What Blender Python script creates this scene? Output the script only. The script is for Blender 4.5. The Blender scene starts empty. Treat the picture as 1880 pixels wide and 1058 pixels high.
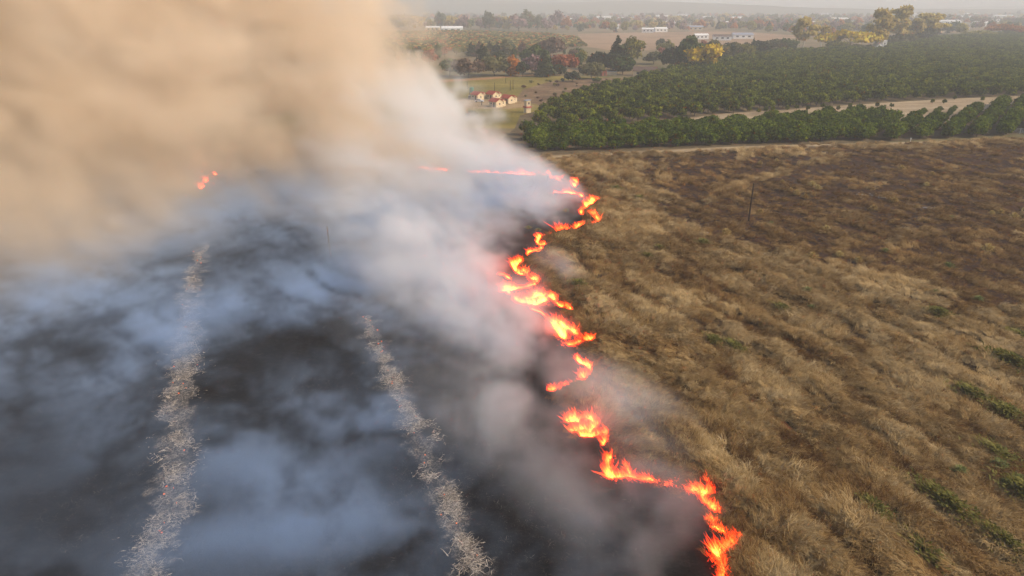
import bpy, math, random
import numpy as np

random.seed(7)
RNG = np.random.default_rng(11)
R = math.radians
sc = bpy.context.scene
COL = sc.collection

# ------------------------------------------------------------------ camera, sky, sun, exposure
CAM_H, PITCH, FPX = 42.0, R(22.4), 1253.0            # drone height, downward tilt, focal length in photo pixels
cam_d = bpy.data.cameras.new('camera')
cam_d.sensor_width = 36.0
cam_d.lens = 36.0 * FPX / 1880.0
cam_d.clip_start, cam_d.clip_end = 0.5, 30000.0
cam = bpy.data.objects.new('camera', cam_d)
COL.objects.link(cam)
cam.location = (0, 0, CAM_H)
cam.rotation_euler = (R(90) - PITCH, 0, 0)
sc.camera = cam

SUN_AZ, SUN_EL = -16.0, 36.0                          # degrees from +X towards +Y, and above the horizon
world = bpy.data.worlds.new('World')
sc.world = world
world.use_nodes = True
wn = world.node_tree.nodes
wl = world.node_tree.links
for n in list(wn): wn.remove(n)
sky = wn.new('ShaderNodeTexSky'); sky.sky_type = 'NISHITA'; sky.sun_disc = False
sky.sun_elevation = R(SUN_EL); sky.sun_rotation = R(90.0 - SUN_AZ)
sky.air_density = 1.0; sky.dust_density = 2.0; sky.ozone_density = 1.0
bg = wn.new('ShaderNodeBackground'); bg.inputs['Strength'].default_value = 0.15
wo = wn.new('ShaderNodeOutputWorld')
wl.new(sky.outputs[0], bg.inputs[0]); wl.new(bg.outputs[0], wo.inputs[0])

sun_d = bpy.data.lights.new('sun', 'SUN')
sun_d.energy = 4.0; sun_d.angle = R(2.0); sun_d.color = (1.0, 0.85, 0.66)
sun = bpy.data.objects.new('sun', sun_d); COL.objects.link(sun)
sun.rotation_euler = (R(90 - SUN_EL), 0, R(SUN_AZ + 90))

sc.view_settings.view_transform = 'Standard'
sc.view_settings.look = 'None'
sc.view_settings.exposure = 0.0
sc.view_settings.gamma = 1.0
sc.view_settings.use_curve_mapping = False
sc.render.engine = 'CYCLES'
cy = sc.cycles
cy.use_denoising = True
cy.max_bounces = 5; cy.diffuse_bounces = 1; cy.glossy_bounces = 1; cy.transmission_bounces = 2
cy.volume_bounces = 3; cy.transparent_max_bounces = 24
cy.volume_step_rate = 2.5; cy.volume_max_steps = 256
cy.sample_clamp_indirect = 8.0
cy.use_adaptive_sampling = True
cy.adaptive_threshold = 0.035
cy.caustics_reflective = False; cy.caustics_refractive = False

# ------------------------------------------------------------------ helpers
def at(px, py):
    """point of the flat ground seen at a photo pixel"""
    x = (px - 940) / FPX; y = (529 - py) / FPX
    d = (x, math.cos(PITCH) + y * math.sin(PITCH), -math.sin(PITCH) + y * math.cos(PITCH))
    t = -CAM_H / d[2]
    return (d[0] * t, d[1] * t)
def at_np(px, py):
    return np.array([at(a, b) for a, b in zip(px, py)])
def height_at(y, py):
    """height above ground of something at distance y that reaches photo row py"""
    v = (529 - py) / FPX
    return CAM_H + y * (-math.sin(PITCH) + v * math.cos(PITCH)) / (math.cos(PITCH) + v * math.sin(PITCH))

TAB = np.random.default_rng(3).random(65536).astype(np.float32)
def _h(ix, iy, iz, s):
    return TAB[((ix * 73856093) ^ (iy * 19349663) ^ (iz * 83492791) ^ (s * 2654435)) & 65535]
def noise2(x, y, s=0):
    x = np.asarray(x, np.float64); y = np.asarray(y, np.float64)
    ix = np.floor(x).astype(np.int64); iy = np.floor(y).astype(np.int64)
    fx = x - ix; fy = y - iy
    fx = fx * fx * (3 - 2 * fx); fy = fy * fy * (3 - 2 * fy)
    z = np.zeros_like(ix)
    a = _h(ix, iy, z, s); b = _h(ix + 1, iy, z, s); c = _h(ix, iy + 1, z, s); d = _h(ix + 1, iy + 1, z, s)
    return (a + (b - a) * fx) * (1 - fy) + (c + (d - c) * fx) * fy
def fbm2(x, y, o=4, s=0, g=0.5):
    t = 0; a = 1; n = 0
    for k in range(o):
        t = t + a * noise2(x * 2 ** k + 17.3 * k, y * 2 ** k + 9.1 * k, s + k); n += a; a *= g
    return t / n
def noise3(x, y, z, s=0):
    ix = np.floor(x).astype(np.int64); iy = np.floor(y).astype(np.int64); iz = np.floor(z).astype(np.int64)
    fx = x - ix; fy = y - iy; fz = z - iz
    fx = fx * fx * (3 - 2 * fx); fy = fy * fy * (3 - 2 * fy); fz = fz * fz * (3 - 2 * fz)
    def lay(k):
        a = _h(ix, iy, iz + k, s); b = _h(ix + 1, iy, iz + k, s); c = _h(ix, iy + 1, iz + k, s); d = _h(ix + 1, iy + 1, iz + k, s)
        return (a + (b - a) * fx) * (1 - fy) + (c + (d - c) * fx) * fy
    l0 = lay(0); return l0 + (lay(1) - l0) * fz
def fbm3(x, y, z, o=4, s=0, g=0.5):
    t = 0; a = 1; n = 0
    for k in range(o):
        t = t + a * noise3(x * 2 ** k + 17.3 * k, y * 2 ** k + 9.1 * k, z * 2 ** k + 5.7 * k, s + k); n += a; a *= g
    return t / n
def sstep(a, b, v):
    t = np.clip((v - a) / (b - a), 0, 1); return t * t * (3 - 2 * t)
def inside(poly, x, y):
    x = np.asarray(x); y = np.asarray(y); r = np.zeros(x.shape, bool); n = len(poly)
    for i in range(n):
        x0, y0 = poly[i]; x1, y1 = poly[(i + 1) % n]
        if y0 == y1: continue
        c = ((y0 > y) != (y1 > y)) & (x < (x1 - x0) * (y - y0) / (y1 - y0) + x0)
        r ^= c
    return r

def mesh_np(name, V, Fq, smooth=False):
    """mesh from numpy vertices and quads/tris"""
    V = np.asarray(V, np.float32); Fq = np.asarray(Fq, np.int32)
    me = bpy.data.meshes.new(name)
    k = Fq.shape[1]; nf = len(Fq)
    me.vertices.add(len(V)); me.vertices.foreach_set('co', V.ravel())
    me.loops.add(nf * k); me.loops.foreach_set('vertex_index', Fq.ravel())
    me.polygons.add(nf); me.polygons.foreach_set('loop_start', np.arange(0, nf * k, k, dtype=np.int32))
    if smooth: me.polygons.foreach_set('use_smooth', np.ones(nf, bool))
    me.update(calc_edges=True); me.validate()
    return me
def attr(me, name, vals, typ='FLOAT', dom='POINT'):
    a = me.attributes.new(name, typ, dom)
    if typ == 'FLOAT_VECTOR': a.data.foreach_set('vector', np.asarray(vals, np.float32).ravel())
    elif typ == 'FLOAT_COLOR': a.data.foreach_set('color', np.asarray(vals, np.float32).ravel())
    else: a.data.foreach_set('value', np.asarray(vals, np.int32 if typ == 'INT' else np.float32).ravel())
def link(name, me, mat=None, parent=None):
    o = bpy.data.objects.new(name, me)
    COL.objects.link(o)
    if mat is not None and me is not None and len(me.materials) == 0: me.materials.append(mat)
    if parent is not None: o.parent = parent
    return o
def tag(o, label=None, cat=None, group=None, kind=None):
    if label: o['label'] = label
    if cat: o['category'] = cat
    if group: o['group'] = group
    if kind: o['kind'] = kind
    return o
def empty(name, loc, rz=0.0):
    o = bpy.data.objects.new(name, None); COL.objects.link(o)
    o.location = loc; o.rotation_euler = (0, 0, rz); o.empty_display_size = 0.3
    return o
def copy_tree(o, parent=None):
    c = o.copy(); COL.objects.link(c); c.parent = parent
    for ch in list(o.children): copy_tree(ch, c)
    return c

class MB:
    """collects faces, builds one mesh object"""
    def __init__(s): s.v = []; s.f = []
    def add(s, vs, fs):
        b = len(s.v); s.v += [tuple(p) for p in vs]; s.f += [tuple(i + b for i in f) for f in fs]; return s
    def box(s, x0, x1, y0, y1, z0, z1):
        return s.add([(x0,y0,z0),(x1,y0,z0),(x1,y1,z0),(x0,y1,z0),(x0,y0,z1),(x1,y0,z1),(x1,y1,z1),(x0,y1,z1)],
                     [(0,3,2,1),(4,5,6,7),(0,1,5,4),(1,2,6,5),(2,3,7,6),(3,0,4,7)])
    def prism(s, prof, y0, y1):
        """profile in x,z swept along y"""
        n = len(prof)
        return s.add([(x, y0, z) for x, z in prof] + [(x, y1, z) for x, z in prof],
                     [tuple(range(n)), tuple(range(2*n-1, n-1, -1))] + [(i+n, (i+1)%n+n, (i+1)%n, i) for i in range(n)])
    def tube(s, p, r, n=6):
        rings = []
        for i, q in enumerate(p):
            a = np.array(p[max(i-1, 0)], float); b = np.array(p[min(i+1, len(p)-1)], float)
            d = b - a; d /= (np.linalg.norm(d) + 1e-9)
            u = np.cross(d, (0.31, 0.95, 0.05)); u /= (np.linalg.norm(u) + 1e-9); w = np.cross(d, u)
            rings.append([np.array(q) + r[i] * (math.cos(2*math.pi*k/n) * u + math.sin(2*math.pi*k/n) * w) for k in range(n)])
        vs = [v for g in rings for v in g]; fs = []
        for i in range(len(p)-1):
            for k in range(n): fs.append((i*n+k, i*n+(k+1)%n, (i+1)*n+(k+1)%n, (i+1)*n+k))
        fs.append(tuple(range(n-1, -1, -1))); fs.append(tuple((len(p)-1)*n+k for k in range(n)))
        return s.add(vs, fs)
    def mesh(s, name):
        me = bpy.data.meshes.new(name); me.from_pydata(s.v, [], s.f); me.update(); return me
    def build(s, name, mat, parent=None): return link(name, s.mesh(name), mat, parent)

# ------------------------------------------------------------------ materials
def newmat(name):
    m = bpy.data.materials.new(name); m.use_nodes = True
    nt = m.node_tree
    for n in list(nt.nodes): nt.nodes.remove(n)
    out = nt.nodes.new('ShaderNodeOutputMaterial')
    return m, nt, out
def N(nt, t, **kw):
    n = nt.nodes.new(t)
    for k, v in kw.items():
        if hasattr(n, k): setattr(n, k, v)
        else: n.inputs[k].default_value = v
    return n
def ramp(nt, fac, stops):
    r = nt.nodes.new('ShaderNodeValToRGB'); e = r.color_ramp.elements
    while len(e) < len(stops): e.new(0.5)
    for i, (p, c) in enumerate(stops): e[i].position = p; e[i].color = (*c, 1)
    nt.links.new(fac, r.inputs[0]); return r.outputs[0]
def mixc(nt, fac, a, b, mode='MIX'):
    m = nt.nodes.new('ShaderNodeMix'); m.data_type = 'RGBA'; m.blend_type = mode
    for s, v in ((0, fac), (6, a), (7, b)):
        if hasattr(v, 'is_linked'): nt.links.new(v, m.inputs[s])
        elif isinstance(v, (int, float)): m.inputs[s].default_value = v
        else: m.inputs[s].default_value = (*v, 1)
    return m.outputs[2]
def math_n(nt, op, a, b=None, c=None):
    m = nt.nodes.new('ShaderNodeMath'); m.operation = op
    for s, v in ((0, a), (1, b), (2, c)):
        if v is None: continue
        if hasattr(v, 'is_linked'): nt.links.new(v, m.inputs[s])
        else: m.inputs[s].default_value = v
    return m.outputs[0]
def pos_noise(nt, scale, detail=4, rough=0.6, stretch=None, rot=0.0):
    g = nt.nodes.new('ShaderNodeNewGeometry')
    v = g.outputs['Position']
    if stretch:
        mp = nt.nodes.new('ShaderNodeMapping'); mp.inputs['Scale'].default_value = stretch
        mp.inputs['Rotation'].default_value = (0, 0, rot)
        nt.links.new(v, mp.inputs[0]); v = mp.outputs[0]
    n = nt.nodes.new('ShaderNodeTexNoise'); n.inputs['Scale'].default_value = scale
    n.inputs['Detail'].default_value = detail; n.inputs['Roughness'].default_value = rough
    nt.links.new(v, n.inputs['Vector']); return n.outputs['Fac']
def diffuse_out(nt, out, col, rough=0.9, bump=None, bstr=0.5, bdist=0.1, spec=0.2, transl=None):
    p = nt.nodes.new('ShaderNodeBsdfPrincipled')
    if hasattr(col, 'is_linked'): nt.links.new(col, p.inputs['Base Color'])
    else: p.inputs['Base Color'].default_value = (*col, 1)
    p.inputs['Roughness'].default_value = rough; p.inputs['Specular IOR Level'].default_value = spec
    if bump is not None:
        b = nt.nodes.new('ShaderNodeBump'); b.inputs['Strength'].default_value = bstr; b.inputs['Distance'].default_value = bdist
        nt.links.new(bump, b.inputs['Height']); nt.links.new(b.outputs[0], p.inputs['Normal'])
    sh = p.outputs[0]
    if transl:
        t = nt.nodes.new('ShaderNodeBsdfTranslucent')
        if hasattr(col, 'is_linked'): nt.links.new(col, t.inputs[0])
        else: t.inputs[0].default_value = (*col, 1)
        mx = nt.nodes.new('ShaderNodeMixShader'); mx.inputs[0].default_value = transl
        nt.links.new(sh, mx.inputs[1]); nt.links.new(t.outputs[0], mx.inputs[2]); sh = mx.outputs[0]
    nt.links.new(sh, out.inputs['Surface'])
def attrn(nt, name, typ='GEOMETRY', o='Fac'):
    a = nt.nodes.new('ShaderNodeAttribute'); a.attribute_name = name; a.attribute_type = typ; return a.outputs[o]

def plain(name, col, rough=0.8, var=0.25, scale=1.5, spec=0.25):
    """painted / built surface with a little weathering"""
    m, nt, out = newmat(name)
    n = pos_noise(nt, scale, 4, 0.65)
    c = mixc(nt, n, tuple(x * (1 - var) for x in col), tuple(min(1, x * (1 + var)) for x in col))
    diffuse_out(nt, out, c, rough, spec=spec); return m

def foliage(name, dark, mid, light, transl=0.3, big=0.6):
    dark, mid, light = [tuple(min(0.7, v * k) for v in c) for c, k in ((dark, 1.8), (mid, 1.65), (light, 1.65))]
    m, nt, out = newmat(name)
    t = attrn(nt, 'tint')                               # each leaf clump its own shade
    oi = nt.nodes.new('ShaderNodeObjectInfo')
    n = pos_noise(nt, big, 2, 0.5)
    s = math_n(nt, 'ADD', math_n(nt, 'MULTIPLY', t, 0.55), math_n(nt, 'MULTIPLY', n, 0.5))
    s = math_n(nt, 'ADD', s, math_n(nt, 'MULTIPLY_ADD', oi.outputs['Random'], 0.3, -0.15))
    c = ramp(nt, s, [(0.15, dark), (0.5, mid), (0.85, light)])
    diffuse_out(nt, out, c, 0.8, spec=0.03, transl=transl); return m

BARK = plain('bark', (0.10, 0.075, 0.055), 0.95, 0.4, 3)
PALE_BARK = plain('pale_bark', (0.50, 0.44, 0.36), 0.9, 0.25, 1.0)

# ------------------------------------------------------------------ layout of the burnt field
ROW = R(-70)                                            # the windrows and ash rows all run this way
rdx, rdy = math.cos(ROW), math.sin(ROW)
FIRE_PX = [(1320,1075),(1322,1045),(1312,1025),(1335,1012),(1347,998),(1335,985),(1300,968),(1318,952),(1296,925),(1290,912),(1250,903),(1200,885),(1130,872),
           (1112,830),(1118,806),(1050,800),(1035,760),(1010,725),(1060,712),(1086,690),(1066,664),(1062,645),(1080,628),(1030,590),(1050,573),(1005,552),
           (985,528),(950,500),(970,472),(998,457),(990,444),(1040,427),(1093,414),(1072,398),(1096,372),(1068,358),(1057,340),(1000,326),(960,320)]
FIRE_W = [at(*p) for p in FIRE_PX] + [(-25, 186), (-60, 180), (-100, 170), (-150, 172), (-230, 168)]
BURN_POLY = FIRE_W + [(-230, 20), (16, 20)]
FW = np.array(FIRE_W)
def dist_fire(x, y):
    d = np.full(np.shape(x), 1e9)
    for (x0, y0), (x1, y1) in zip(FIRE_W, FIRE_W[1:]):
        dx, dy = x1 - x0, y1 - y0; L = dx*dx + dy*dy + 1e-9
        t = np.clip(((x - x0) * dx + (y - y0) * dy) / L, 0, 1)
        d = np.minimum(d, np.hypot(x - x0 - t * dx, y - y0 - t * dy))
    return d
DARK_POLY = [at(*p) for p in [(1165,298),(1420,286),(1640,277),(1990,266),(1990,585),(1720,585),(1620,530),(1500,470),(1330,452),(1215,420),(1270,380),(1190,345)]]
def ashline(pts):
    P = np.array([at(*p) for p in pts]); return P
ASH_A = ashline([(372,455),(350,560),(335,690),(322,790),(325,850),(312,930),(285,1010),(262,1075)])
ASH_B = ashline([(672,585),(690,630),(722,710),(745,765),(785,840),(812,905),(835,975),(868,1060),(872,1075)])
def dist_line(P, x, y):
    d = np.full(np.shape(x), 1e9)
    for (x0, y0), (x1, y1) in zip(P, P[1:]):
        dx, dy = x1 - x0, y1 - y0; L = dx*dx + dy*dy + 1e-9
        t = np.clip(((x - x0) * dx + (y - y0) * dy) / L, 0, 1)
        d = np.minimum(d, np.hypot(x - x0 - t * dx, y - y0 - t * dy))
    return d
EARTH = ashline([(1408,768),(1436,784),(1458,805)])
PATH = ashline([(1560,285),(1500,299),(1450,313),(1400,329),(1345,347),(1290,376)])
def row_uv(x, y):
    return x * rdx + y * rdy, -x * rdy + y * rdx        # along the row, across the rows
def masks(x, y):
    w = (fbm2(x * 0.9, y * 0.9, 3, 40) - 0.5) * 1.6
    ins = inside(BURN_POLY, x, y); d = dist_fire(x, y)
    burn = sstep(-0.35, 0.35, np.where(ins, d, -d) + w * 0.6 + 0.2)
    dins = inside(DARK_POLY, x + (fbm2(x*0.12, y*0.12, 3, 50) - 0.5) * 30, y + (fbm2(x*0.12, y*0.12, 3, 60) - 0.5) * 30)
    dark = dins.astype(float) * (1 - burn) * sstep(0.5, 1.4, dist_line(PATH, x, y) + (w * 0.4))
    return burn, dark
def rel_height(x, y, burn, dark):
    u, v = row_uv(x, y)
    wob = (fbm2(x * 0.05, y * 0.05, 3, 70) - 0.5) * 9
    ridge = 0.5 + 0.5 * np.sin((v + wob) * 2 * math.pi / 6.2)
    lump = fbm2(u * 0.35, v * 0.9, 4, 80, 0.6)
    fine = fbm2(x * 2.3, y * 2.3, 3, 90, 0.6)
    broken = sstep(0.35, 0.6, fbm2(u * 0.07, v * 0.25, 2, 95))
    h_grass = 0.55 * ridge * (0.3 + 0.7 * broken) + 1.15 * (lump - 0.5) + 0.40 * (fine - 0.5)
    h_dark = 0.10 * ridge + 0.22 * (lump - 0.5) + 0.10 * (fine - 0.5)
    h_burn = 0.12 * (lump - 0.5) + 0.06 * (fine - 0.5)
    h = h_grass * (1 - dark) + h_dark * dark
    return h * (1 - burn) + h_burn * burn + 0.3
def gz(x, y):
    x = np.atleast_1d(np.asarray(x, float)); y = np.atleast_1d(np.asarray(y, float))
    b, d = masks(x, y); return rel_height(x, y, b, d)

# field sheet: finer towards the camera
ny, nx = 560, 720
ys = 28 * (252 / 28) ** np.linspace(0, 1, ny)
U = np.linspace(-1, 1, nx)
Y, UU = np.meshgrid(ys, U, indexing='ij')
X = UU * (Y * 0.92 + 16)
burn, dark = masks(X, Y)
Z = rel_height(X, Y, burn, dark)
edge = sstep(1.0, 0.985, np.abs(UU)) * sstep(-6.5, -11.5, Y - (209 + 0.186 * X))
Z = Z * edge - 0.05 * (1 - edge)
ash = np.maximum(0.85 * sstep(2.0, 0.3, dist_line(ASH_A, X, Y) + (fbm2(X * .8, Y * .8, 3, 120) - 0.5) * 5.0) ,
                 0.7 * sstep(1.6, 0.2, dist_line(ASH_B, X, Y) + (fbm2(X * .8, Y * .8, 3, 130) - 0.5) * 4.6))
glow = np.exp(-dist_fire(X, Y) / 1.2) * (1 - burn)
idx = np.arange(ny * nx).reshape(ny, nx)
quads = np.stack([idx[:-1, :-1], idx[:-1, 1:], idx[1:, 1:], idx[1:, :-1]], -1).reshape(-1, 4)
me = mesh_np('field', np.stack([X, Y, Z], -1).reshape(-1, 3), quads, True)
attr(me, 'burn', burn.ravel()); attr(me, 'dark', dark.ravel()); attr(me, 'ash', ash.ravel())
m, nt, out = newmat('field_soil')
n1 = pos_noise(nt, 1.6, 6, 0.7); n2 = pos_noise(nt, 0.5, 5, 0.7, (1.0, 0.22, 1), R(-20)); n3 = pos_noise(nt, 5.0, 4, 0.75)
n4 = pos_noise(nt, 1.8, 6, 0.8, (0.6, 1.2, 1.0), R(70))
grass = ramp(nt, n1, [(0.3, (0.030, 0.017, 0.009)), (0.5, (0.075, 0.042, 0.019)), (0.75, (0.17, 0.11, 0.05))])
soil = ramp(nt, n2, [(0.3, (0.016, 0.010, 0.009)), (0.5, (0.034, 0.017, 0.012)), (0.7, (0.095, 0.040, 0.019))])
soil = mixc(nt, math_n(nt, 'MULTIPLY', n3, 0.25), soil, (0.08, 0.05, 0.036))
char = ramp(nt, n4, [(0.34, (0.004, 0.004, 0.0045)), (0.52, (0.009, 0.008, 0.008)), (0.66, (0.026, 0.023, 0.022)), (0.80, (0.12, 0.10, 0.09))])
char = mixc(nt, ramp(nt, n2, [(0.45, (0, 0, 0)), (0.75, (0.35, 0.35, 0.35))]), char, (0.03, 0.018, 0.012))
ashc = ramp(nt, n3, [(0.40, (0.012, 0.011, 0.011)), (0.52, (0.17, 0.145, 0.12)), (0.72, (0.48, 0.42, 0.35))])
c = mixc(nt, attrn(nt, 'dark'), grass, soil)
c = mixc(nt, attrn(nt, 'burn'), c, char)
c = mixc(nt, attrn(nt, 'ash'), c, ashc)
diffuse_out(nt, out, c, 0.95, n3, 0.6, 0.12, 0.1)
tag(link('field', me, m), kind='structure')

# the land out to the horizon
def sheet(name, pts, z, mat):
    """flat polygon sheet, triangulated"""
    import bmesh
    bm = bmesh.new()
    f = bm.faces.new([bm.verts.new((x, y, z)) for x, y in pts])
    bmesh.ops.triangulate(bm, faces=[f]); bmesh.ops.recalc_face_normals(bm, faces=bm.faces)
    if sum(q.normal.z for q in bm.faces) < 0: bmesh.ops.reverse_faces(bm, faces=bm.faces)
    me = bpy.data.meshes.new(name); bm.to_mesh(me); bm.free()
    return tag(link(name, me, mat), kind='structure')
m, nt, out = newmat('far_land')
a = pos_noise(nt, 0.006, 4, 0.55); b = pos_noise(nt, 0.05, 5, 0.65); d = pos_noise(nt, 0.6, 4, 0.7)
c = ramp(nt, a, [(0.36, (0.085, 0.085, 0.03)), (0.46, (0.17, 0.135, 0.06)), (0.54, (0.26, 0.175, 0.095)), (0.62, (0.11, 0.105, 0.04))])
c = mixc(nt, ramp(nt, b, [(0.4, (0, 0, 0)), (0.7, (0.7, 0.7, 0.7))]), c, (0.10, 0.085, 0.035))
c = mixc(nt, ramp(nt, d, [(0.35, (0, 0, 0)), (0.75, (0.45, 0.45, 0.45))]), c, (0.28, 0.20, 0.11))
diffuse_out(nt, out, c, 0.95, d, 0.5, 0.3, 0.1)
g = np.array([(-9000, -300), (9000, -300), (9000, 12000), (-9000, 12000)])
sheet('ground', [tuple(p) for p in g], -0.02, m)

def land_mat(name, stops, scale, scale2, stretch=None, rot=0, bump=0.15):
    m, nt, out = newmat(name)
    a = pos_noise(nt, scale, 5, 0.65, stretch, rot); b = pos_noise(nt, scale2, 4, 0.7)
    c = ramp(nt, math_n(nt, 'ADD', math_n(nt, 'MULTIPLY', a, 0.65), math_n(nt, 'MULTIPLY', b, 0.35)), stops)
    diffuse_out(nt, out, c, 0.95, b, 0.6, bump, 0.1); return m
MEADOW = land_mat('meadow_grass', [(0.35, (0.095, 0.08, 0.018)), (0.5, (0.20, 0.155, 0.032)), (0.62, (0.30, 0.225, 0.06))], 0.03, 0.5, (0.5, 1, 1))
SCRUBL = land_mat('scrub_soil', [(0.36, (0.09, 0.055, 0.028)), (0.5, (0.17, 0.105, 0.055)), (0.62, (0.30, 0.20, 0.11))], 0.05, 0.6)
SAND = land_mat('sandy_soil', [(0.35, (0.22, 0.155, 0.085)), (0.5, (0.36, 0.265, 0.16)), (0.62, (0.46, 0.35, 0.22))], 0.08, 0.7, (0.35, 1.2, 1), R(-15))
LOAM = land_mat('orchard_soil', [(0.35, (0.07, 0.05, 0.028)), (0.5, (0.13, 0.095, 0.05)), (0.65, (0.20, 0.15, 0.085))], 0.1, 0.8)
DRYF = land_mat('dry_pasture', [(0.35, (0.22, 0.14, 0.075)), (0.5, (0.32, 0.20, 0.115)), (0.65, (0.38, 0.255, 0.15))], 0.012, 0.15)
TRACK = land_mat('red_dirt', [(0.35, (0.24, 0.12, 0.05)), (0.5, (0.34, 0.18, 0.08)), (0.62, (0.40, 0.24, 0.12))], 0.2, 1.2)

px = lambda L: [at(*p) for p in L]
sheet('meadow', px([(640,236),(640,150),(830,145),(1000,139),(1110,142),(1180,147),(1165,155),(1080,175),(1000,203),(952,236)]), 0.00, MEADOW)
sheet('scrub_slope', px([(945,185),(960,165),(1010,150),(1110,143),(1180,147),(1165,155),(1080,175),(1000,203),(985,192)]), 0.02, SCRUBL)
sheet('orchard_floor', px([(945,236),(955,212),(1000,200),(1080,174),(1180,150),(1300,113),(1400,99),(1600,90),(1700,72),(1880,60),(2080,52),(2080,240),(1880,246),(1600,262),(1340,269),(1005,285),(880,290)]), 0.015, LOAM)
sheet('sandy_clearing', px([(1130,233),(1330,209),(1480,199),(1640,188),(1760,181),(1880,176),(2050,172),(2050,190),(1880,200),(1800,204),(1745,232),(1640,238),(1590,225),(1500,218),(1340,225),(1200,233)]), 0.04, SAND)
sheet('dirt_track', px([(985,296),(1340,276),(1600,268),(1880,262),(2050,258),(2050,250),(1880,255),(1600,263),(1340,270),(990,288)]), 0.05, SAND)
sheet('yard', px([(838,186),(850,181),(905,183),(955,186),(985,195),(940,200),(880,200),(838,198)]), 0.03, land_mat('yard_soil', [(0.35, (0.22, 0.14, 0.06)), (0.5, (0.33, 0.22, 0.11)), (0.65, (0.40, 0.29, 0.16))], 0.12, 1.0))
sheet('dirt_lane', px([(780,153),(830,150),(900,146),(960,140),(1000,138),(1000,137),(950,138.5),(890,143),(830,146),(780,149)]), 0.025, TRACK)
sheet('dry_pasture', px([(1060,62),(1200,59),(1345,58),(1480,66),(1400,82),(1240,92),(1120,92),(1070,85)]), 0.01, DRYF)
earth = sheet('bare_earth', [(x, y) for x, y in px([(1402,764),(1416,766),(1440,781),(1466,806),(1452,808),(1424,790)])], 0, plain('red_earth', (0.36, 0.10, 0.035), 0.95, 0.35, 2.0))
earth.location.z = float(np.max(gz(EARTH[:, 0], EARTH[:, 1]))) + 0.10
tag(earth, kind='structure')

# hills on the horizon
m = plain('hill_scrub', (0.10, 0.10, 0.06), 0.95, 0.4, 0.01)
xs = np.linspace(-7000, 7000, 161); yy = np.linspace(3300, 6500, 25)
HX, HY = np.meshgrid(xs, yy)
prof = fbm2(HX * 0.00045, HY * 0.0009, 4, 200)
HZ = (sstep(3300, 4300, HY) * (48 + 175 * np.clip(prof - 0.28, 0, 1)) + 14 * fbm2(HX * 0.006, HY * 0.006, 3, 210)) * (1 - 0.55 * sstep(300, 2600, HX)) - 12
idx = np.arange(HX.size).reshape(HX.shape)
me = mesh_np('hills', np.stack([HX, HY, HZ], -1).reshape(-1, 3), np.stack([idx[:-1, :-1], idx[:-1, 1:], idx[1:, 1:], idx[1:, :-1]], -1).reshape(-1, 4), True)
tag(link('hills', me, m), kind='structure')

# ------------------------------------------------------------------ instance scatter for uncountable stuff
def scatter(name, pts, rot, scl, pick, tint, sources, label, cat, group=None):
    col = bpy.data.collections.new(name + '_sources')
    for s in sources: col.objects.link(s)
    me = bpy.data.meshes.new(name)
    me.vertices.add(len(pts)); me.vertices.foreach_set('co', np.asarray(pts, np.float32).ravel())
    attr(me, 'rot', rot, 'FLOAT_VECTOR'); attr(me, 'scl', scl, 'FLOAT_VECTOR'); attr(me, 'pick', pick, 'INT'); attr(me, 'shade', tint)
    me.update()
    o = link(name, me)
    ng = bpy.data.node_groups.new(name, 'GeometryNodeTree')
    ng.interface.new_socket('Geometry', in_out='INPUT', socket_type='NodeSocketGeometry')
    ng.interface.new_socket('Geometry', in_out='OUTPUT', socket_type='NodeSocketGeometry')
    gi = ng.nodes.new('NodeGroupInput'); go = ng.nodes.new('NodeGroupOutput')
    ci = ng.nodes.new('GeometryNodeCollectionInfo'); ci.inputs['Collection'].default_value = col
    ci.inputs['Separate Children'].default_value = True; ci.inputs['Reset Children'].default_value = True
    io = ng.nodes.new('GeometryNodeInstanceOnPoints'); io.inputs['Pick Instance'].default_value = True
    def na(nm, t):
        a = ng.nodes.new('GeometryNodeInputNamedAttribute'); a.data_type = t; a.inputs['Name'].default_value = nm; return a.outputs['Attribute']
    L = ng.links.new
    L(gi.outputs[0], io.inputs['Points']); L(ci.outputs[0], io.inputs['Instance'])
    L(na('pick', 'INT'), io.inputs['Instance Index']); L(na('rot', 'FLOAT_VECTOR'), io.inputs['Rotation']); L(na('scl', 'FLOAT_VECTOR'), io.inputs['Scale'])
    L(io.outputs[0], go.inputs[0])
    md = o.modifiers.new('scatter', 'NODES'); md.node_group = ng
    return tag(o, label, cat, group, 'stuff')

def blade_mesh(name, n, length, lean, spread, width, seed, mat, segs=3, up=0.9, curl=1.0):
    """a tuft: n bent tapering blades that flop over towards +X"""
    rg = np.random.default_rng(seed); V = []; Fs = []; T = []
    for i in range(n):
        L = length * rg.uniform(0.55, 1.15); az = rg.normal(0, lean); bx, by = rg.normal(0, spread, 2)
        el = R(rg.uniform(35, 80)) * up; dl = R(rg.uniform(55, 120)) * curl / segs
        p = np.array([bx, by, -0.06]); w = width * rg.uniform(0.6, 1.3); t = rg.random()
        base = len(V); a2 = az
        for k in range(segs + 1):
            d = np.array([math.cos(a2) * math.cos(el), math.sin(a2) * math.cos(el), math.sin(el)])
            s = np.array([-math.sin(a2), math.cos(a2), rg.normal(0, 0.35)]) * w * (1 - 0.75 * k / segs)
            V += [p - s, p + s]; T += [t, t]
            p = p + d * L / segs; p[2] = max(p[2], 0.02); el -= dl; a2 += rg.normal(0, 0.28)
        for k in range(segs):
            b = base + 2 * k; Fs.append((b, b + 1, b + 3, b + 2))
    me = mesh_np(name, V, Fs); attr(me, 'tint', T); me.materials.append(mat)
    return bpy.data.objects.new(name, me)

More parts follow.
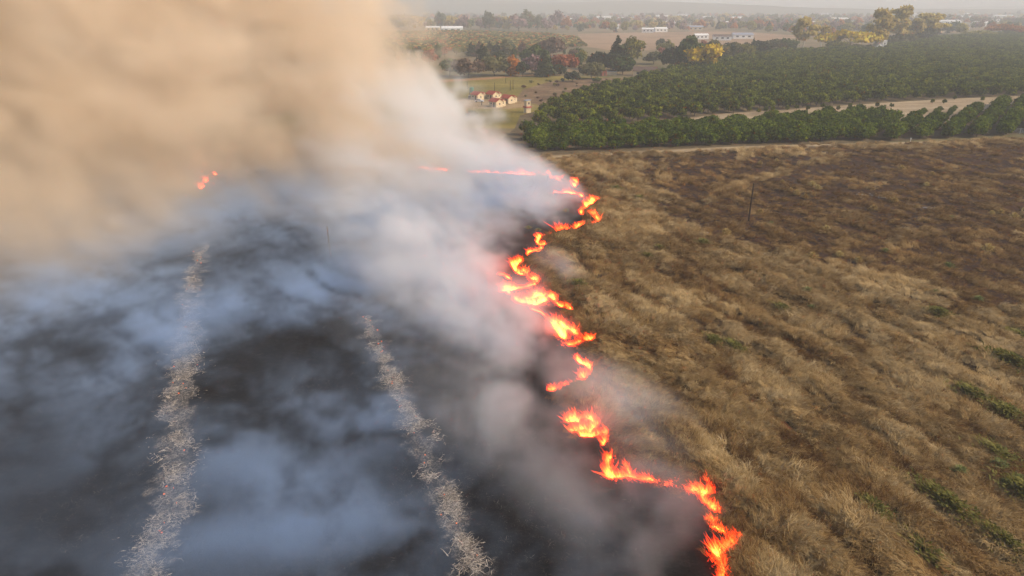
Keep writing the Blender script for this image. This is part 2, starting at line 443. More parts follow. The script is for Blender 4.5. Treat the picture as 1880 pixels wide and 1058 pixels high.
def grass_patch(name, seed):
    """four or five flopped tufts side by side"""
    rg = np.random.default_rng(seed); V = []; Fs = []; T = []
    for q in range(5):
        o = blade_mesh('t', 24, 0.95, 0.5, 0.17, 0.021, seed * 10 + q, STRAW); me = o.data; n = len(me.vertices)
        co = np.zeros(n * 3); me.vertices.foreach_get('co', co); co = co.reshape(-1, 3) * rg.uniform(0.75, 1.2)
        a = rg.normal(0, 0.4); c, s = math.cos(a), math.sin(a); ox, oy = rg.normal(0, 0.42, 2)
        b = len(V); V += [(x * c - y * s + ox, x * s + y * c + oy, z) for x, y, z in co]
        Fs += [tuple(i + b for i in p.vertices) for p in me.polygons]
        t = np.zeros(n, np.float32); me.attributes['tint'].data.foreach_get('value', t); T += list(np.clip(t * 0.6 + 0.2 + rg.normal(0, 0.16), 0, 1))
        bpy.data.objects.remove(o); bpy.data.meshes.remove(me)
    me = mesh_np(name, V, Fs); attr(me, 'tint', T); me.materials.append(STRAW)
    return bpy.data.objects.new(name, me)
def straw(name, stops, transl=0.2):
    m, nt, out = newmat(name)
    t = attrn(nt, 'tint'); s = attrn(nt, 'shade', 'INSTANCER')
    f = math_n(nt, 'ADD', math_n(nt, 'MULTIPLY', t, 0.45), math_n(nt, 'MULTIPLY', s, 0.55))
    diffuse_out(nt, out, ramp(nt, f, stops), 0.8, spec=0.05, transl=transl); return m
STRAW = straw('straw', [(0.10, (0.070, 0.026, 0.010)), (0.30, (0.165, 0.082, 0.026)), (0.52, (0.36, 0.22, 0.082)), (0.72, (0.52, 0.355, 0.155)), (0.92, (0.66, 0.49, 0.27))])
CHARS = straw('charred_straw', [(0.2, (0.004, 0.004, 0.004)), (0.55, (0.012, 0.010, 0.010)), (0.72, (0.06, 0.048, 0.04)), (0.9, (0.30, 0.25, 0.20))], 0.0)
WEED = straw('weed_leaf', [(0.15, (0.035, 0.05, 0.012)), (0.5, (0.09, 0.105, 0.025)), (0.85, (0.17, 0.17, 0.05))], 0.3)

# dry grass of the unburnt field
NT = 38000
yy = 28 * (246 / 28) ** RNG.random(NT * 3)
xx = (RNG.random(NT * 3) * 1.06 - 0.1) * (yy * 0.86 + 12)
b_, d_ = masks(xx, yy)
u_, v_ = row_uv(xx, yy)
clump = fbm2(u_ * 0.22, v_ * 0.55, 4, 300, 0.6)
fluff = fbm2(xx * 0.85, yy * 0.85, 2, 305)
keep_p = (1 - b_) * np.where(d_ > 0.5, 0.13 + 0.55 * sstep(0.52, 0.68, clump), 0.30 + 0.70 * sstep(0.40, 0.56, clump * 0.55 + fluff * 0.45))
wob_ = (fbm2(xx * 0.05, yy * 0.05, 3, 70) - 0.5) * 9
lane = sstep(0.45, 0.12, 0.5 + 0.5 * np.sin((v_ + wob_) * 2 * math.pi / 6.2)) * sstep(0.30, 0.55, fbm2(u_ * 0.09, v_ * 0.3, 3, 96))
keep_p *= np.clip(yy / 70, 0.6, 1.0) * (1 - 0.72 * lane) * (dist_line(EARTH, xx, yy) > 0.75)
k = (RNG.random(len(xx)) < keep_p) & (yy < 201 + 0.186 * xx + RNG.normal(0, 1.5, len(xx)))
xx, yy, d_, clump, u_, v_, fluff, lane = [q[k][:NT] for q in (xx, yy, d_, clump, u_, v_, fluff, lane)]
zz = gz(xx, yy)
flow = R(-10) + (fbm2(xx * 0.10, yy * 0.10, 3, 310) - 0.5) * 7.5 + RNG.normal(0, 0.45, len(xx))
sz = (0.6 + 0.45 * clump + 0.45 * fluff) * np.where(d_ > 0.5, 0.42 + 0.45 * sstep(0.46, 0.64, clump), 1.0) * RNG.uniform(0.75, 1.25, len(xx)) * np.clip(yy / 90, 0.9, 1.5)
rust = sstep(0.60, 0.72, fbm2(u_ * 0.10, v_ * 0.42, 3, 320))
scorch_glow = np.exp(-(dist_fire(xx, yy) / 2.4) ** 2)  # scorched straw beside the flames; its rust tone also paints in their glow
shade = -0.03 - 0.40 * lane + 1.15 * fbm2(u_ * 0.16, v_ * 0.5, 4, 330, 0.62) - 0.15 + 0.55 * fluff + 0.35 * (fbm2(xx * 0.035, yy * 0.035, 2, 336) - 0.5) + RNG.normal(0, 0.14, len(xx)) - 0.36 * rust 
shade = (shade + 0.04) * (1 - 0.9 * scorch_glow) + 0.13 * scorch_glow
shade = np.where(d_ > 0.5, (shade * 0.48 + 0.03) * (0.35 + 0.75 * sstep(0.44, 0.62, clump)) + 0.35 * (RNG.random(len(xx)) < 0.06), shade)
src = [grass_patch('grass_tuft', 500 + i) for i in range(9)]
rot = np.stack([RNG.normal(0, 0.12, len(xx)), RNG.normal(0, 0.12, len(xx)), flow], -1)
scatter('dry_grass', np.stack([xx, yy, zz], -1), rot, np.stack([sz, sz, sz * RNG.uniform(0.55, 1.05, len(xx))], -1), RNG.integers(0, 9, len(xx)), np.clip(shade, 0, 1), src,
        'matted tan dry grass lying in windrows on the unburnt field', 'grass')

# short dead stubble on the dark soil
ND = 19000
sy = 80 * (246 / 80) ** RNG.random(ND * 4); sx_ = (RNG.random(ND * 4) * 0.95 + 0.05) * (sy * 0.88 + 12)
b_, d2 = masks(sx_, sy); k = (d2 > 0.5) & (sy < 201 + 0.186 * sx_) & (RNG.random(len(sx_)) < 0.25 + 0.75 * sstep(0.4, 0.6, fbm2(sx_ * 0.5, sy * 0.5, 3, 345)))
sx_, sy = sx_[k][:ND], sy[k][:ND]
s_ = np.clip(0.02 + 0.36 * fbm2(sx_ * 0.12, sy * 0.3, 3, 355) + RNG.normal(0, 0.13, len(sx_)) + 0.5 * (RNG.random(len(sx_)) < 0.03), 0, 1)
sz = RNG.uniform(0.5, 1.15, len(sx_))
src = [blade_mesh('dead_stubble_tuft', 16, 0.55, 1.6, 0.34, 0.022, 650 + i, STRAW, 2, 0.8) for i in range(5)]
scatter('dead_stubble', np.stack([sx_, sy, gz(sx_, sy)], -1), np.stack([0*sx_, 0*sx_, RNG.random(len(sx_)) * 6.28], -1), np.stack([sz, sz, sz * 0.8], -1), RNG.integers(0, 5, len(sx_)), s_, src,
        'short brown dead stubble on the dark bare soil of the unburnt field', 'stubble')

# charred stubble of the burnt field
NC = 26000
yy = 28 * (180 / 28) ** RNG.random(NC * 2); xx = -(RNG.random(NC * 2) * 1.05 - 0.22) * (yy * 0.85 + 10)
b_, _ = masks(xx, yy); k = (RNG.random(len(xx)) < b_ * (0.25 + 0.75 * sstep(0.42, 0.6, fbm2(xx * 0.15, yy * 0.15, 3, 340))))
xx, yy = xx[k][:NC], yy[k][:NC]
s_ = np.clip(fbm2(xx * 0.2, yy * 0.2, 3, 350) * 0.8 + RNG.normal(0, 0.18, len(xx)), 0, 1)
sz = RNG.uniform(0.35, 0.9, len(xx))
src = [blade_mesh('stubble_tuft', 12, 0.6, 1.5, 0.35, 0.016, 600 + i, CHARS, 2, 0.6) for i in range(5)]
scatter('charred_stubble', np.stack([xx, yy, gz(xx, yy)], -1), np.stack([0*xx, 0*xx, RNG.random(len(xx)) * 6.28], -1), np.stack([sz, sz, sz * 0.6], -1), RNG.integers(0, 5, len(xx)), s_, src,
        'black charred grass stubble on the burnt field', 'stubble')

# ------------------------------------------------------------------ rows of ash left in the burnt field
m, nt, out = newmat('ash_straw')
t = attrn(nt, 'tint'); n = pos_noise(nt, 1.2, 3, 0.6)
c = ramp(nt, math_n(nt, 'ADD', math_n(nt, 'MULTIPLY', t, 0.6), math_n(nt, 'MULTIPLY', n, 0.4)), [(0.15, (0.03, 0.025, 0.022)), (0.42, (0.28, 0.225, 0.17)), (0.85, (0.68, 0.58, 0.47))])
diffuse_out(nt, out, c, 0.95, spec=0.05); ASHM = m
m, nt, out = newmat('glowing_ember')
n = pos_noise(nt, 9, 3, 0.7)
e = nt.nodes.new('ShaderNodeEmission'); e.inputs['Strength'].default_value = 1.5
nt.links.new(ramp(nt, n, [(0.35, (0.10, 0.01, 0.002)), (0.5, (0.75, 0.12, 0.02)), (0.7, (1.0, 0.32, 0.07))]), e.inputs[0])
nt.links.new(e.outputs[0], out.inputs['Surface']); m.cycles.emission_sampling = 'NONE'; EMBER = m
def ash_row(P, width, n, seed, label):
    rg = np.random.default_rng(seed)
    seg = np.hypot(*(P[1:] - P[:-1]).T); cum = np.concatenate([[0], np.cumsum(seg)])
    # closer strands where they are seen larger
    s = rg.random(n * 3) * cum[-1]
    cx = np.interp(s, cum, P[:, 0]); cyy = np.interp(s, cum, P[:, 1])
    off = rg.normal(0, 0.34, n * 3) * width * (0.2 + 1.3 * fbm2(s * 0.30, s * 0, 3, seed)) * np.clip(s / cum[-1] * 3 + 0.25, 0, 1)
    off += (fbm2(s * 0.16, s * 0 + 5, 3, seed + 3) - 0.5) * width * 1.1
    x = cx + off; y = cyy + rg.normal(0, 0.3, n * 3)
    k = (0.6 * fbm2(x * 0.9, y * 0.9, 3, seed + 5) + 0.4 * fbm2(x * 0.3, y * 0.3, 2, seed + 8) > 0.485) & (rg.random(n * 3) < 0.25 + 2.2 * s / cum[-1]); x, y, off = x[k][:n], y[k][:n], off[k][:n]
    z = gz(x, y); V = []; Fs = []; T = []
    for i in range(len(x)):
        L = rg.uniform(0.12, 0.65) if rg.random() < 0.9 else rg.uniform(0.5, 1.1); a = rg.choice([R(18), rg.uniform(0, 6.28)]) + rg.normal(0, 0.6); w = rg.uniform(0.008, 0.024) * (1 + y[i] / 110)
        p = np.array([x[i], y[i], z[i] + abs(rg.normal(0.05, 0.09)) + 0.02]); t = rg.random(); b = len(V); sl = rg.normal(0.05, 0.2)
        for q in range(4):
            sd = np.array([-math.sin(a), math.cos(a), rg.normal(0, 0.5)]) * w * (1 - 0.6 * q / 3)
            V += [p - sd, p + sd]; T += [t, t]
            p = p + np.array([math.cos(a), math.sin(a), sl]) * L / 3; a += rg.normal(0, 0.45); sl -= 0.12
        for q in range(3): Fs.append((b+2*q, b+2*q+1, b+2*q+3, b+2*q+2))
    x0, y0 = P[len(P)//2]
    root = empty('ash_row', (x0, y0, 0.3))
    me = mesh_np('ash_strands', np.array(V) - np.array([x0, y0, 0.3]), Fs); attr(me, 'tint', T)
    o = link('ash_strands', me, ASHM, root); o['kind'] = 'stuff'
    tag(root, label, 'ash')
    for i in range(24):                                  # embers still glowing in the ash
        s1 = rg.random() * cum[-1]; ex = np.interp(s1, cum, P[:, 0]) + rg.normal(0, 0.3) * width; ey = np.interp(s1, cum, P[:, 1])
        nn = 7; mb = MB(); rr = rg.uniform(0.03, 0.09) * (1 + ey / 160)
        ring = [(rr * rg.uniform(0.5, 1.3) * math.cos(6.283*j/nn), rr * rg.uniform(0.5, 1.3) * math.sin(6.283*j/nn), rg.uniform(-0.02, 0.05)) for j in range(nn)]
        mb.add(ring + [(0, 0, 0.10), (0, 0, -0.08)], [(j, (j+1) % nn, nn) for j in range(nn)] + [((j+1) % nn, j, nn+1) for j in range(nn)])
        e = mb.build('ember', EMBER, root); e.location = (ex - x0, ey - y0, float(gz(ex, ey)[0]) + 0.12 - 0.3); e.rotation_euler = (0, 0, rg.random() * 6)
ash_row(ASH_A, 2.7, 9000, 41, 'broad pale row of grey ash with embers, on the side away from the fire')
ash_row(ASH_B, 2.0, 7500, 43, 'narrower pale row of ash with glowing embers, next to the fire line')

# ------------------------------------------------------------------ flames
m, nt, out = newmat('flame')
ca = nt.nodes.new('ShaderNodeAttribute'); ca.attribute_name = 'flame_colour'
e = nt.nodes.new('ShaderNodeEmission'); e.inputs['Strength'].default_value = 1.0
nt.links.new(ca.outputs['Color'], e.inputs['Color'])
tr = nt.nodes.new('ShaderNodeBsdfTransparent'); tr.inputs[0].default_value = (0.97, 0.965, 0.96, 1)
ad = nt.nodes.new('ShaderNodeAddShader'); nt.links.new(e.outputs[0], ad.inputs[0]); nt.links.new(tr.outputs[0], ad.inputs[1])
nt.links.new(ad.outputs[0], out.inputs['Surface']); m.cycles.emission_sampling = 'NONE'; FLAME = m
fl_seed = 900
def flames(lines, label, dens=190, power=1.0):
    """lines: (pixel path, half width m, flame height m); one stretch of burning grass"""
    global fl_seed
    fl_seed += 7; rg = np.random.default_rng(fl_seed)
    V = []; Fs = []; Cc = []
    for pts, wid, hgt in lines:
        P = np.array([at(*p) for p in pts])
        wv = 1.2 * np.array(wid if hasattr(wid, '__len__') else [wid] * len(P), float); hv = 0.68 * np.array(hgt if hasattr(hgt, '__len__') else [hgt] * len(P), float)
        seg = np.hypot(*(P[1:] - P[:-1]).T); cum = np.concatenate([[0], np.cumsum(seg)]); Lt = cum[-1]
        n = int(Lt * dens * (0.45 + 0.75 * wv.mean()))
        s = rg.random(n) * Lt
        cx = np.interp(s, cum, P[:, 0]); cyy = np.interp(s, cum, P[:, 1]); w = np.interp(s, cum, wv); h = np.interp(s, cum, hv)
        r = np.clip(rg.normal(0, 0.5, n), -1.25, 1.25); ang = rg.random(n) * 6.283
        x = cx + r * w * np.cos(ang) + (noise2(s * 0.7, s * 0, fl_seed) - 0.5) * 0.8
        y = cyy + r * w * np.sin(ang) * 1.15 + (noise2(s * 0.7, s * 0 + 9, fl_seed) - 0.5) * 0.8
        live = fbm2(x * 0.75, y * 0.75, 2, fl_seed + 1) + 0.04
        z = gz(x, y)
        for i in range(n):
            if live[i] < 0.22: continue
            core = math.exp(-(r[i] / 0.6) ** 2) * (0.35 + 1.3 * (live[i] - 0.22) / 0.36)
            hh = h[i] * rg.uniform(0.2, 1.0) ** 1.5 * 1.15 * (0.35 + 0.75 * core); hh = max(hh, 0.18)
            bw = rg.uniform(0.022, 0.075) * (1 + 0.55 * hh) * (1 + y[i] / 160); yaw = rg.normal(0, 0.9)
            p = np.array([x[i], y[i], z[i] + 0.02]); lean = np.array([-0.35 + rg.normal(0, 0.4), 0.1 + rg.normal(0, 0.4), 0.95])
            b = len(V); ph = rg.random() * 6.28; sg = 5
            c0 = np.array([3.6, 0.30, 0.046]) if rg.random() < 0.10 + 0.40 * core else np.array([3.0, 0.095, 0.007])
            for q in range(sg + 1):
                t = q / sg; ww = bw * (0.55 + 1.1 * t) * (1 - t) ** 0.8 + 0.008
                sdir = np.array([math.cos(yaw), math.sin(yaw), 0])
                pp = p + lean * hh * t + sdir * math.sin(ph + t * 5) * 0.10 * hh * t + np.array([0, 0, 0])
                V += [pp - sdir * ww, pp + sdir * ww]
                cc = (c0 * (1 - t) + np.array([1.2, 0.04, 0.002]) * t) * (0.4 + 0.75 * core) * (1 - 0.45 * t) * power * 0.72
                Cc += [(*cc, 1), (*cc, 1)]
            for q in range(sg): Fs.append((b+2*q, b+2*q+1, b+2*q+3, b+2*q+2))
    me = mesh_np('flames', V, Fs); attr(me, 'flame_colour', Cc, 'FLOAT_COLOR')
    return tag(link('flames', me, FLAME), label, 'fire', 'flames along the fire line', 'stuff')

flames([([(1325,1075),(1318,1045),(1308,1028),(1326,1018),(1340,1002),(1346,994),(1334,984),(1312,972),(1292,960)], [.5,.7,.9,.8,.6,.6,.5,.4,.3], [1.0,1.2,1.4,1.2,1,1,.8,.7,.5])], 'hooked orange flames beside a rusty grass clump, under the thin brown smoke')
flames([([(1322,955),(1308,940),(1292,925),(1298,912),(1296,888)], [.5,.45,.5,.6,.3], [.9,.8,.9,1.2,1.2]), ([(1292,915),(1262,908),(1225,896),(1190,886),(1155,884),(1125,886)], [.5,.5,.4,.4,.5,.6], [.9,.9,.8,.8,1.0,1.2]), ([(1118,885),(1116,862),(1124,850)], .5, [1.3, 1.5, 1.2]), ([(1160,882),(1150,862)], .3, 1.0)],
       'long low wall of flames with a bright tip standing up at its end')
flames([([(1040,777),(1060,778),(1085,776),(1100,788),(1085,796),(1062,800),(1048,798)], .45, 1.0), ([(1065,803),(1092,803),(1118,804),(1114,816),(1108,824)], [.2,.2,.5,.35,.3], .9)], 'small ragged patch of flames split by dark stubble')
flames([([(1006,720),(1028,722),(1050,714),(1072,706),(1085,692),(1082,680),(1072,672)], [.3,.45,.5,.5,.5,.4,.3], [.8,1.0,1.1,1.1,1.0,.8,.7]), ([(1066,672),(1063,658)], .3, .9)], 'crescent of bright flames curling round burnt grass')
flames([([(1020,598),(1028,612),(1040,626)], [.6,.9,.9], 1.2), ([(1030,598),(1050,612),(1068,622),(1082,628)], [.5,.8,.8,.5], [1,1.2,1.2,1]), ([(1036,636),(1055,636),(1074,630)], .6, 1.0), ([(1078,628),(1095,626)], .25, .9)], 'wide triangular patch of flames with a white hot edge', 190)
flames([([(942,552),(962,560),(985,562),(1000,556)], [.6,1.1,1.2,.7], 1.2), ([(960,552),(985,550),(1005,546)], .6, 1.1), ([(1000,548),(1018,556),(1034,566),(1050,574)], [.4,.35,.45,.4], .9), ([(970,570),(995,578),(1012,588)], .15, .6)], 'broad bed of flames around bare standing stems', 190)
flames([([(918,538),(940,536),(965,530),(985,526)], [.5,.7,.6,.4], 1.0), ([(985,526),(972,514),(955,506),(942,496),(948,488)], [.4,.35,.35,.4,.4], 1.0), ([(912,506),(925,508),(936,516)], .35, .8), ([(926,532),(936,544)], .5, .9)], 'zigzag flames half hidden in grey smoke', 190)
flames([([(948,492),(955,486),(962,484)], .7, 1.6), ([(968,472),(975,466),(990,464),(998,460)], .4, .9)], 'rounded ball of flames below the dark charred bank', 190)
flames([([(998,456),(990,450),(988,444),(1000,438),(1018,432)], .4, 1.0), ([(1018,432),(1030,430),(1040,428),(1052,426)], [.4,.7,.7,.5], [1.0,2.2,1.8,1.4]), ([(1052,425),(1070,422),(1088,418),(1096,412)], .28, [1.0,.8,.7,.9])], 'line of flames rising to a tall pointed tongue')
flames([([(1097,412),(1094,404),(1082,400),(1070,396),(1072,388),(1082,378),(1092,372),(1099,371)], [.4,.5,.5,.5,.4,.5,.4,.3], [1.1,1.3,1.2,1.2,1,1.2,1.1,.9])], 'thick S shaped flames at the outer bend of the fire line')
flames([([(1020,356),(1042,356),(1058,358),(1070,363)], .35, .8)], 'short faint streak of flames between two bends, veiled by white smoke')
flames([([(1056,345),(1060,338),(1050,334),(1030,333),(1005,327),(985,323)], [.5,.6,.5,.4,.3,.3], [1.3,1.3,1.0,.9,.8,.8]), ([(968,322),(960,322)], .4, 1.7), ([(985,323),(950,322),(915,320),(880,318),(855,317)], .25, [.9,1.0,.7,.8,.9]), ([(830,315),(770,313)], .2, .9)], 'thin line of flames along the far edge of the burnt field')
flames([([(372,345),(370,349)], .6, 1.6), ([(375,338),(382,333)], .6, 1.8), ([(392,327),(398,324)], .3, 1.0)], 'lone spot of flames glowing through the thick tan smoke', 90, 1.6)

# ------------------------------------------------------------------ trees
def crown_mesh(name, kind, h, w, seed, nleaf=900, leaf=0.4, base=0.25):
    """leaf clumps through lobes of a crown; heights in metres, base = where the crown starts (fraction)"""
    rg = np.random.default_rng(seed)
    lobes = []
    z0 = h * base; ch = h - z0
    if kind == 'conifer':
        for i in range(16):
            t = (i + 0.3) / 16; rr = w * 0.5 * (1 - t) ** 0.8 + 0.25
            for j in range(3 if t < .7 else 1):
                a = rg.random() * 6.28; lobes.append((math.cos(a) * rr * 0.45, math.sin(a) * rr * 0.45, z0 + t * ch, rr * rg.uniform(0.5, 0.8), ch * 0.07))
    elif kind == 'column':
        for i in range(14):
            t = (i + 0.5) / 14; rr = w * 0.5 * math.sin(math.pi * min(1, t * 0.85 + 0.18)) ** 0.7
            a = rg.random() * 6.28; lobes.append((math.cos(a) * rr * 0.3, math.sin(a) * rr * 0.3, z0 + t * ch, max(rr, .3) * rg.uniform(0.7, 0.95), ch * 0.1))
    elif kind == 'umbrella':
        for i in range(18):
            a = rg.random() * 6.28; q = math.sqrt(rg.random()); rr = w * 0.5 * q * 0.8
            lobes.append((math.cos(a) * rr, math.sin(a) * rr, z0 + ch * (0.78 - 0.5 * q * q) * rg.uniform(0.85, 1.05), w * rg.uniform(0.13, 0.2), ch * rg.uniform(0.14, 0.22)))
    elif kind == 'gum':
        for i in range(13):
            t = (i + rg.random()) / 13; a = rg.random() * 6.28; rr = w * 0.5 * rg.random() ** 0.5 * (1.0 - 0.9 * abs(t - 0.4)) * 0.85
            lobes.append((math.cos(a) * rr, math.sin(a) * rr, z0 + ch * (0.08 + 0.86 * t), w * rg.uniform(0.14, 0.24), ch * rg.uniform(0.08, 0.13)))
    else:
        for i in range(17):
            a = rg.random() * 6.28; ph = math.acos(rg.uniform(-0.75, 1)); q = rg.uniform(0.45, 0.72)
            lobes.append((w*0.5 * q * math.sin(ph) * math.cos(a), w*0.5 * q * math.sin(ph) * math.sin(a), z0 + ch * (0.48 + 0.5 * q * math.cos(ph)), w * rg.uniform(0.15, 0.24), ch * rg.uniform(0.16, 0.25)))
    V = []; Fs = []; T = []
    wts = np.array([l[3] * l[4] for l in lobes]); wts /= wts.sum()
    pick = rg.choice(len(lobes), nleaf, p=wts)
    for i in range(nleaf):
        l = lobes[pick[i]]
        d = rg.normal(0, 1, 3); d /= np.linalg.norm(d); q = rg.uniform(0.62, 1.12)
        p = np.array([l[0] + d[0] * l[3] * q, l[1] + d[1] * l[3] * q, l[2] + d[2] * l[4] * q])
        p[2] = max(p[2], 0.15)
        nrm = d * 0.8 + rg.normal(0, 0.6, 3); nrm /= np.linalg.norm(nrm)
        u = np.cross(nrm, rg.normal(0, 1, 3)); u /= np.linalg.norm(u); v = np.cross(nrm, u)
        s = leaf * rg.uniform(0.6, 1.3); e = s * rg.uniform(0.45, 0.9); b = len(V)
        V += [p - u * s - v * e * .3, p + v * e * -1, p + u * s + v * e * .25, p + v * e]
        Fs.append((b, b+1, b+2, b+3)); t = 0.5 + 0.25 * rg.normal() ; T += [t] * 4
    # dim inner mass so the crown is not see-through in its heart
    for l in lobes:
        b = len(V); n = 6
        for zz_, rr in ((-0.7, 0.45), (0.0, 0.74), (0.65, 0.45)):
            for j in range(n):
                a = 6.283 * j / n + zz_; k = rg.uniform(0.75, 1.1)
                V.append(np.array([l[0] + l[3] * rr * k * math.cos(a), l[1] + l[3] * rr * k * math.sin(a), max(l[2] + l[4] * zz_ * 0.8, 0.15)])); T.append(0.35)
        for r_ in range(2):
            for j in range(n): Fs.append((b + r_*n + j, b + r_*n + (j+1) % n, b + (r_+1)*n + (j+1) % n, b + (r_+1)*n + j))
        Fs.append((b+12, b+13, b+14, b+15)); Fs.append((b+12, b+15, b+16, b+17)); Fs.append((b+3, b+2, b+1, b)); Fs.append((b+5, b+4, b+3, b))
    me = mesh_np(name, V, Fs); attr(me, 'tint', T)
    return me, lobes
def trunk_mesh(name, h, w, lobes, seed, base=0.25, r=None):
    rg = np.random.default_rng(seed); r = r or max(0.09, h * 0.022); mb = MB()
    top = h * (base + 0.45 * (1 - base)); k = [rg.normal(0, 0.03) * h, rg.normal(0, 0.03) * h]
    mb.tube([(0, 0, -0.25), (k[0] * .3, k[1] * .3, h * base * 0.6), (k[0] * .7, k[1] * .7, h * base + 0.1), (k[0], k[1], top)], [r * 1.25, r, r * 0.8, r * 0.35])
    for l in lobes[:5]:
        mb.tube([(k[0] * .6, k[1] * .6, h * base * 0.9), (l[0] * .5, l[1] * .5, (h * base + l[2]) * .5 + .1), (l[0], l[1], l[2])], [r * 0.5, r * 0.34, r * 0.12], 5)
    return mb.mesh(name)

G_ORCH = foliage('orchard_leaf', (0.008, 0.013, 0.002), (0.050, 0.066, 0.006), (0.17, 0.18, 0.014), 0.25)
G_FRONT = foliage('bright_orchard_leaf', (0.008, 0.015, 0.002), (0.038, 0.060, 0.004), (0.125, 0.150, 0.010), 0.22)
def tree_proto(name, kind, h, w, seed, leafmat, nleaf, leaf, base=0.25, bark=None):
    cm, lobes = crown_mesh('crown', kind, h, w, seed, nleaf, leaf, base); cm.materials.append(leafmat)
    tm = trunk_mesh('trunk', h, w, lobes, seed + 1, base); tm.materials.append(bark or BARK)
    return cm, tm
def place_tree(name, meshes, x, y, s, rz, label, group=None, cat='tree', z=0.0):
    r = empty(name, (x, y, z), rz); r.scale = s if hasattr(s, '__len__') else (s, s, s)
    link('crown', meshes[0], None, r); link('trunk', meshes[1], None, r)
    return tag(r, label, cat, group)

def orchard_points(poly, ang, row, step, jit, rg, growth=0.0):
    P = np.array(poly); c, s = math.cos(ang), math.sin(ang)
    a = P[:, 0] * c + P[:, 1] * s; b = -P[:, 0] * s + P[:, 1] * c
    A, B = np.meshgrid(np.arange(a.min(), a.max(), step), np.arange(b.min(), b.max(), row))
    A = A.ravel() + rg.normal(0, jit, A.size); B = B.ravel() + rg.normal(0, jit * 0.6, B.size)
    x = A * c - B * s; y = A * s + B * c
    k = inside(poly, x, y) & (np.abs(x) < y * 0.92 + 25)
    return x[k], y[k]
rg = np.random.default_rng(77)
# front block: rows running away to the right
FRONT = px([(985,281),(1340,266),(1600,260),(1820,252),(1880,247),(1990,240),(1990,183),(1880,188),(1812,195),(1785,208),(1752,224),(1640,229),(1622,226),(1612,208),(1560,215),(1480,221),(1340,230),(1200,237),(960,247)])
fx, fy = orchard_points(FRONT, R(52), 7.4, 3.4, 0.3, rg)
ex = np.linspace(10, 118, 32); ey = 213.5 + 0.186 * ex                 # the closed front of the block
k = np.array([np.hypot(ex - a, ey - b).min() > 2.4 for a, b in zip(fx, fy)])
fx, fy = np.concatenate([ex + rg.normal(0, .5, 32), fx[k]]), np.concatenate([ey + rg.normal(0, .5, 32), fy[k]])
front_p = [tree_proto('orchard_tree', 'round', 5.0, 6.2, 700 + i, G_FRONT, 780, 0.34, 0.05) for i in range(5)]
o = np.argsort(np.hypot(fx, fy))
for n_, i in enumerate(o[:300]):
    place_tree('orchard_tree', front_p[n_ % 5], fx[i], fy[i], rg.uniform(0.85, 1.15), rg.random() * 6.28, 'bright green bushy orchard tree in the block behind the dirt track', 'bright green orchard rows behind the track')
def rest_trees(name, xs_, ys_, protos, label, smin=0.85, smax=1.15):
    src = []
    for i, (c_, t_) in enumerate(protos):
        src.append(bpy.data.objects.new(name + '_crown', c_))
    n = len(xs_); s = rg.uniform(smin, smax, n)
    return scatter(name, np.stack([xs_, ys_, 0 * xs_], -1), np.stack([0 * xs_, 0 * xs_, rg.random(n) * 6.28], -1), np.stack([s, s, s * rg.uniform(0.9, 1.1, n)], -1), rg.integers(0, len(src), n), rg.random(n), src, label, 'orchard')
if len(o) > 300:
    rest_trees('orchard_rows', fx[o[300:]], fy[o[300:]], front_p, 'rest of the bright green orchard rows behind the track')
# dark block beyond the clearing
BACK = px([(953,232),(1050,238),(1180,225),(1330,209),(1480,198),(1600,189),(1760,180),(1880,177),(2030,172),(2030,54),(1880,62),(1700,73),(1600,92),(1400,100),(1300,115),(1180,150),(1080,175),(1000,205),(953,224)])
bx_, by_ = orchard_points(BACK, R(106), 10.0, 3.5, 0.3, rg)
k = rg.random(len(bx_)) > 0.03 + 0.12 * (by_ > 700); bx_, by_ = bx_[k], by_[k]
k = ~((bx_ > -2) & (bx_ < 13) & (by_ > 264) & (by_ < 312)); bx_, by_ = bx_[k], by_[k]      # clear in front of the hut
back_p = [tree_proto('dark_orchard_tree', 'round', 5.8, 5.8, 740 + i, G_ORCH, 560, 0.38, 0.06) for i in range(5)]
o = np.argsort(np.hypot(bx_, by_))
for n_, i in enumerate(o[:300]):
    place_tree('dark_orchard_tree', back_p[n_ % 5], bx_[i], by_[i], rg.uniform(0.82, 1.15), rg.random() * 6.28, 'dark green orchard tree in the block behind the sandy clearing', 'dark green orchard behind the clearing')
rest_trees('dark_orchard_rows', bx_[o[300:]], by_[o[300:]], back_p, 'far rows of dark green orchard trees running back to the gum trees')
# orchard ragged edge and saplings in the clearing
for i, (a, b) in enumerate([(1375,206),(1405,207),(1418,205),(1445,203),(1462,202),(1482,204),(1510,200),(1538,204),(1610,197),(1636,199),(1711,191),(1733,192),(1752,184),(1803,186),(1392,209),(1560,199)]):
    x, y = at(a, b)
    place_tree('young_tree', back_p[i % 5], x, y, (0.36, 0.36, 0.44), i * 1.3, 'small round young tree standing alone on the pale sandy strip', 'young trees at the edge of the clearing')
x, y = at(1643, 222); place_tree('orchard_tree', front_p[1], x, y, (1.05, 1.0, 0.8), 0.4, 'lone round green tree standing by itself in the sandy clearing')
x, y = at(1646.5, 221); 
for r_ in range(3):                                      # three rows of saplings
    for q in range(9):
        t = q / 8; a = np.array([(1667,226),(1692,226),(1728,226)][r_]) * (1 - t) + np.array([(1694,210),(1724,206),(1751,203)][r_]) * t
        x, y = at(*a); s = 0.30 + 0.22 * t + rg.uniform(-0.06, 0.06)
        place_tree('sapling', front_p[q % 5], x, y, s, q, 'small sapling in one of the short rows on the sandy clearing', 'sapling rows')

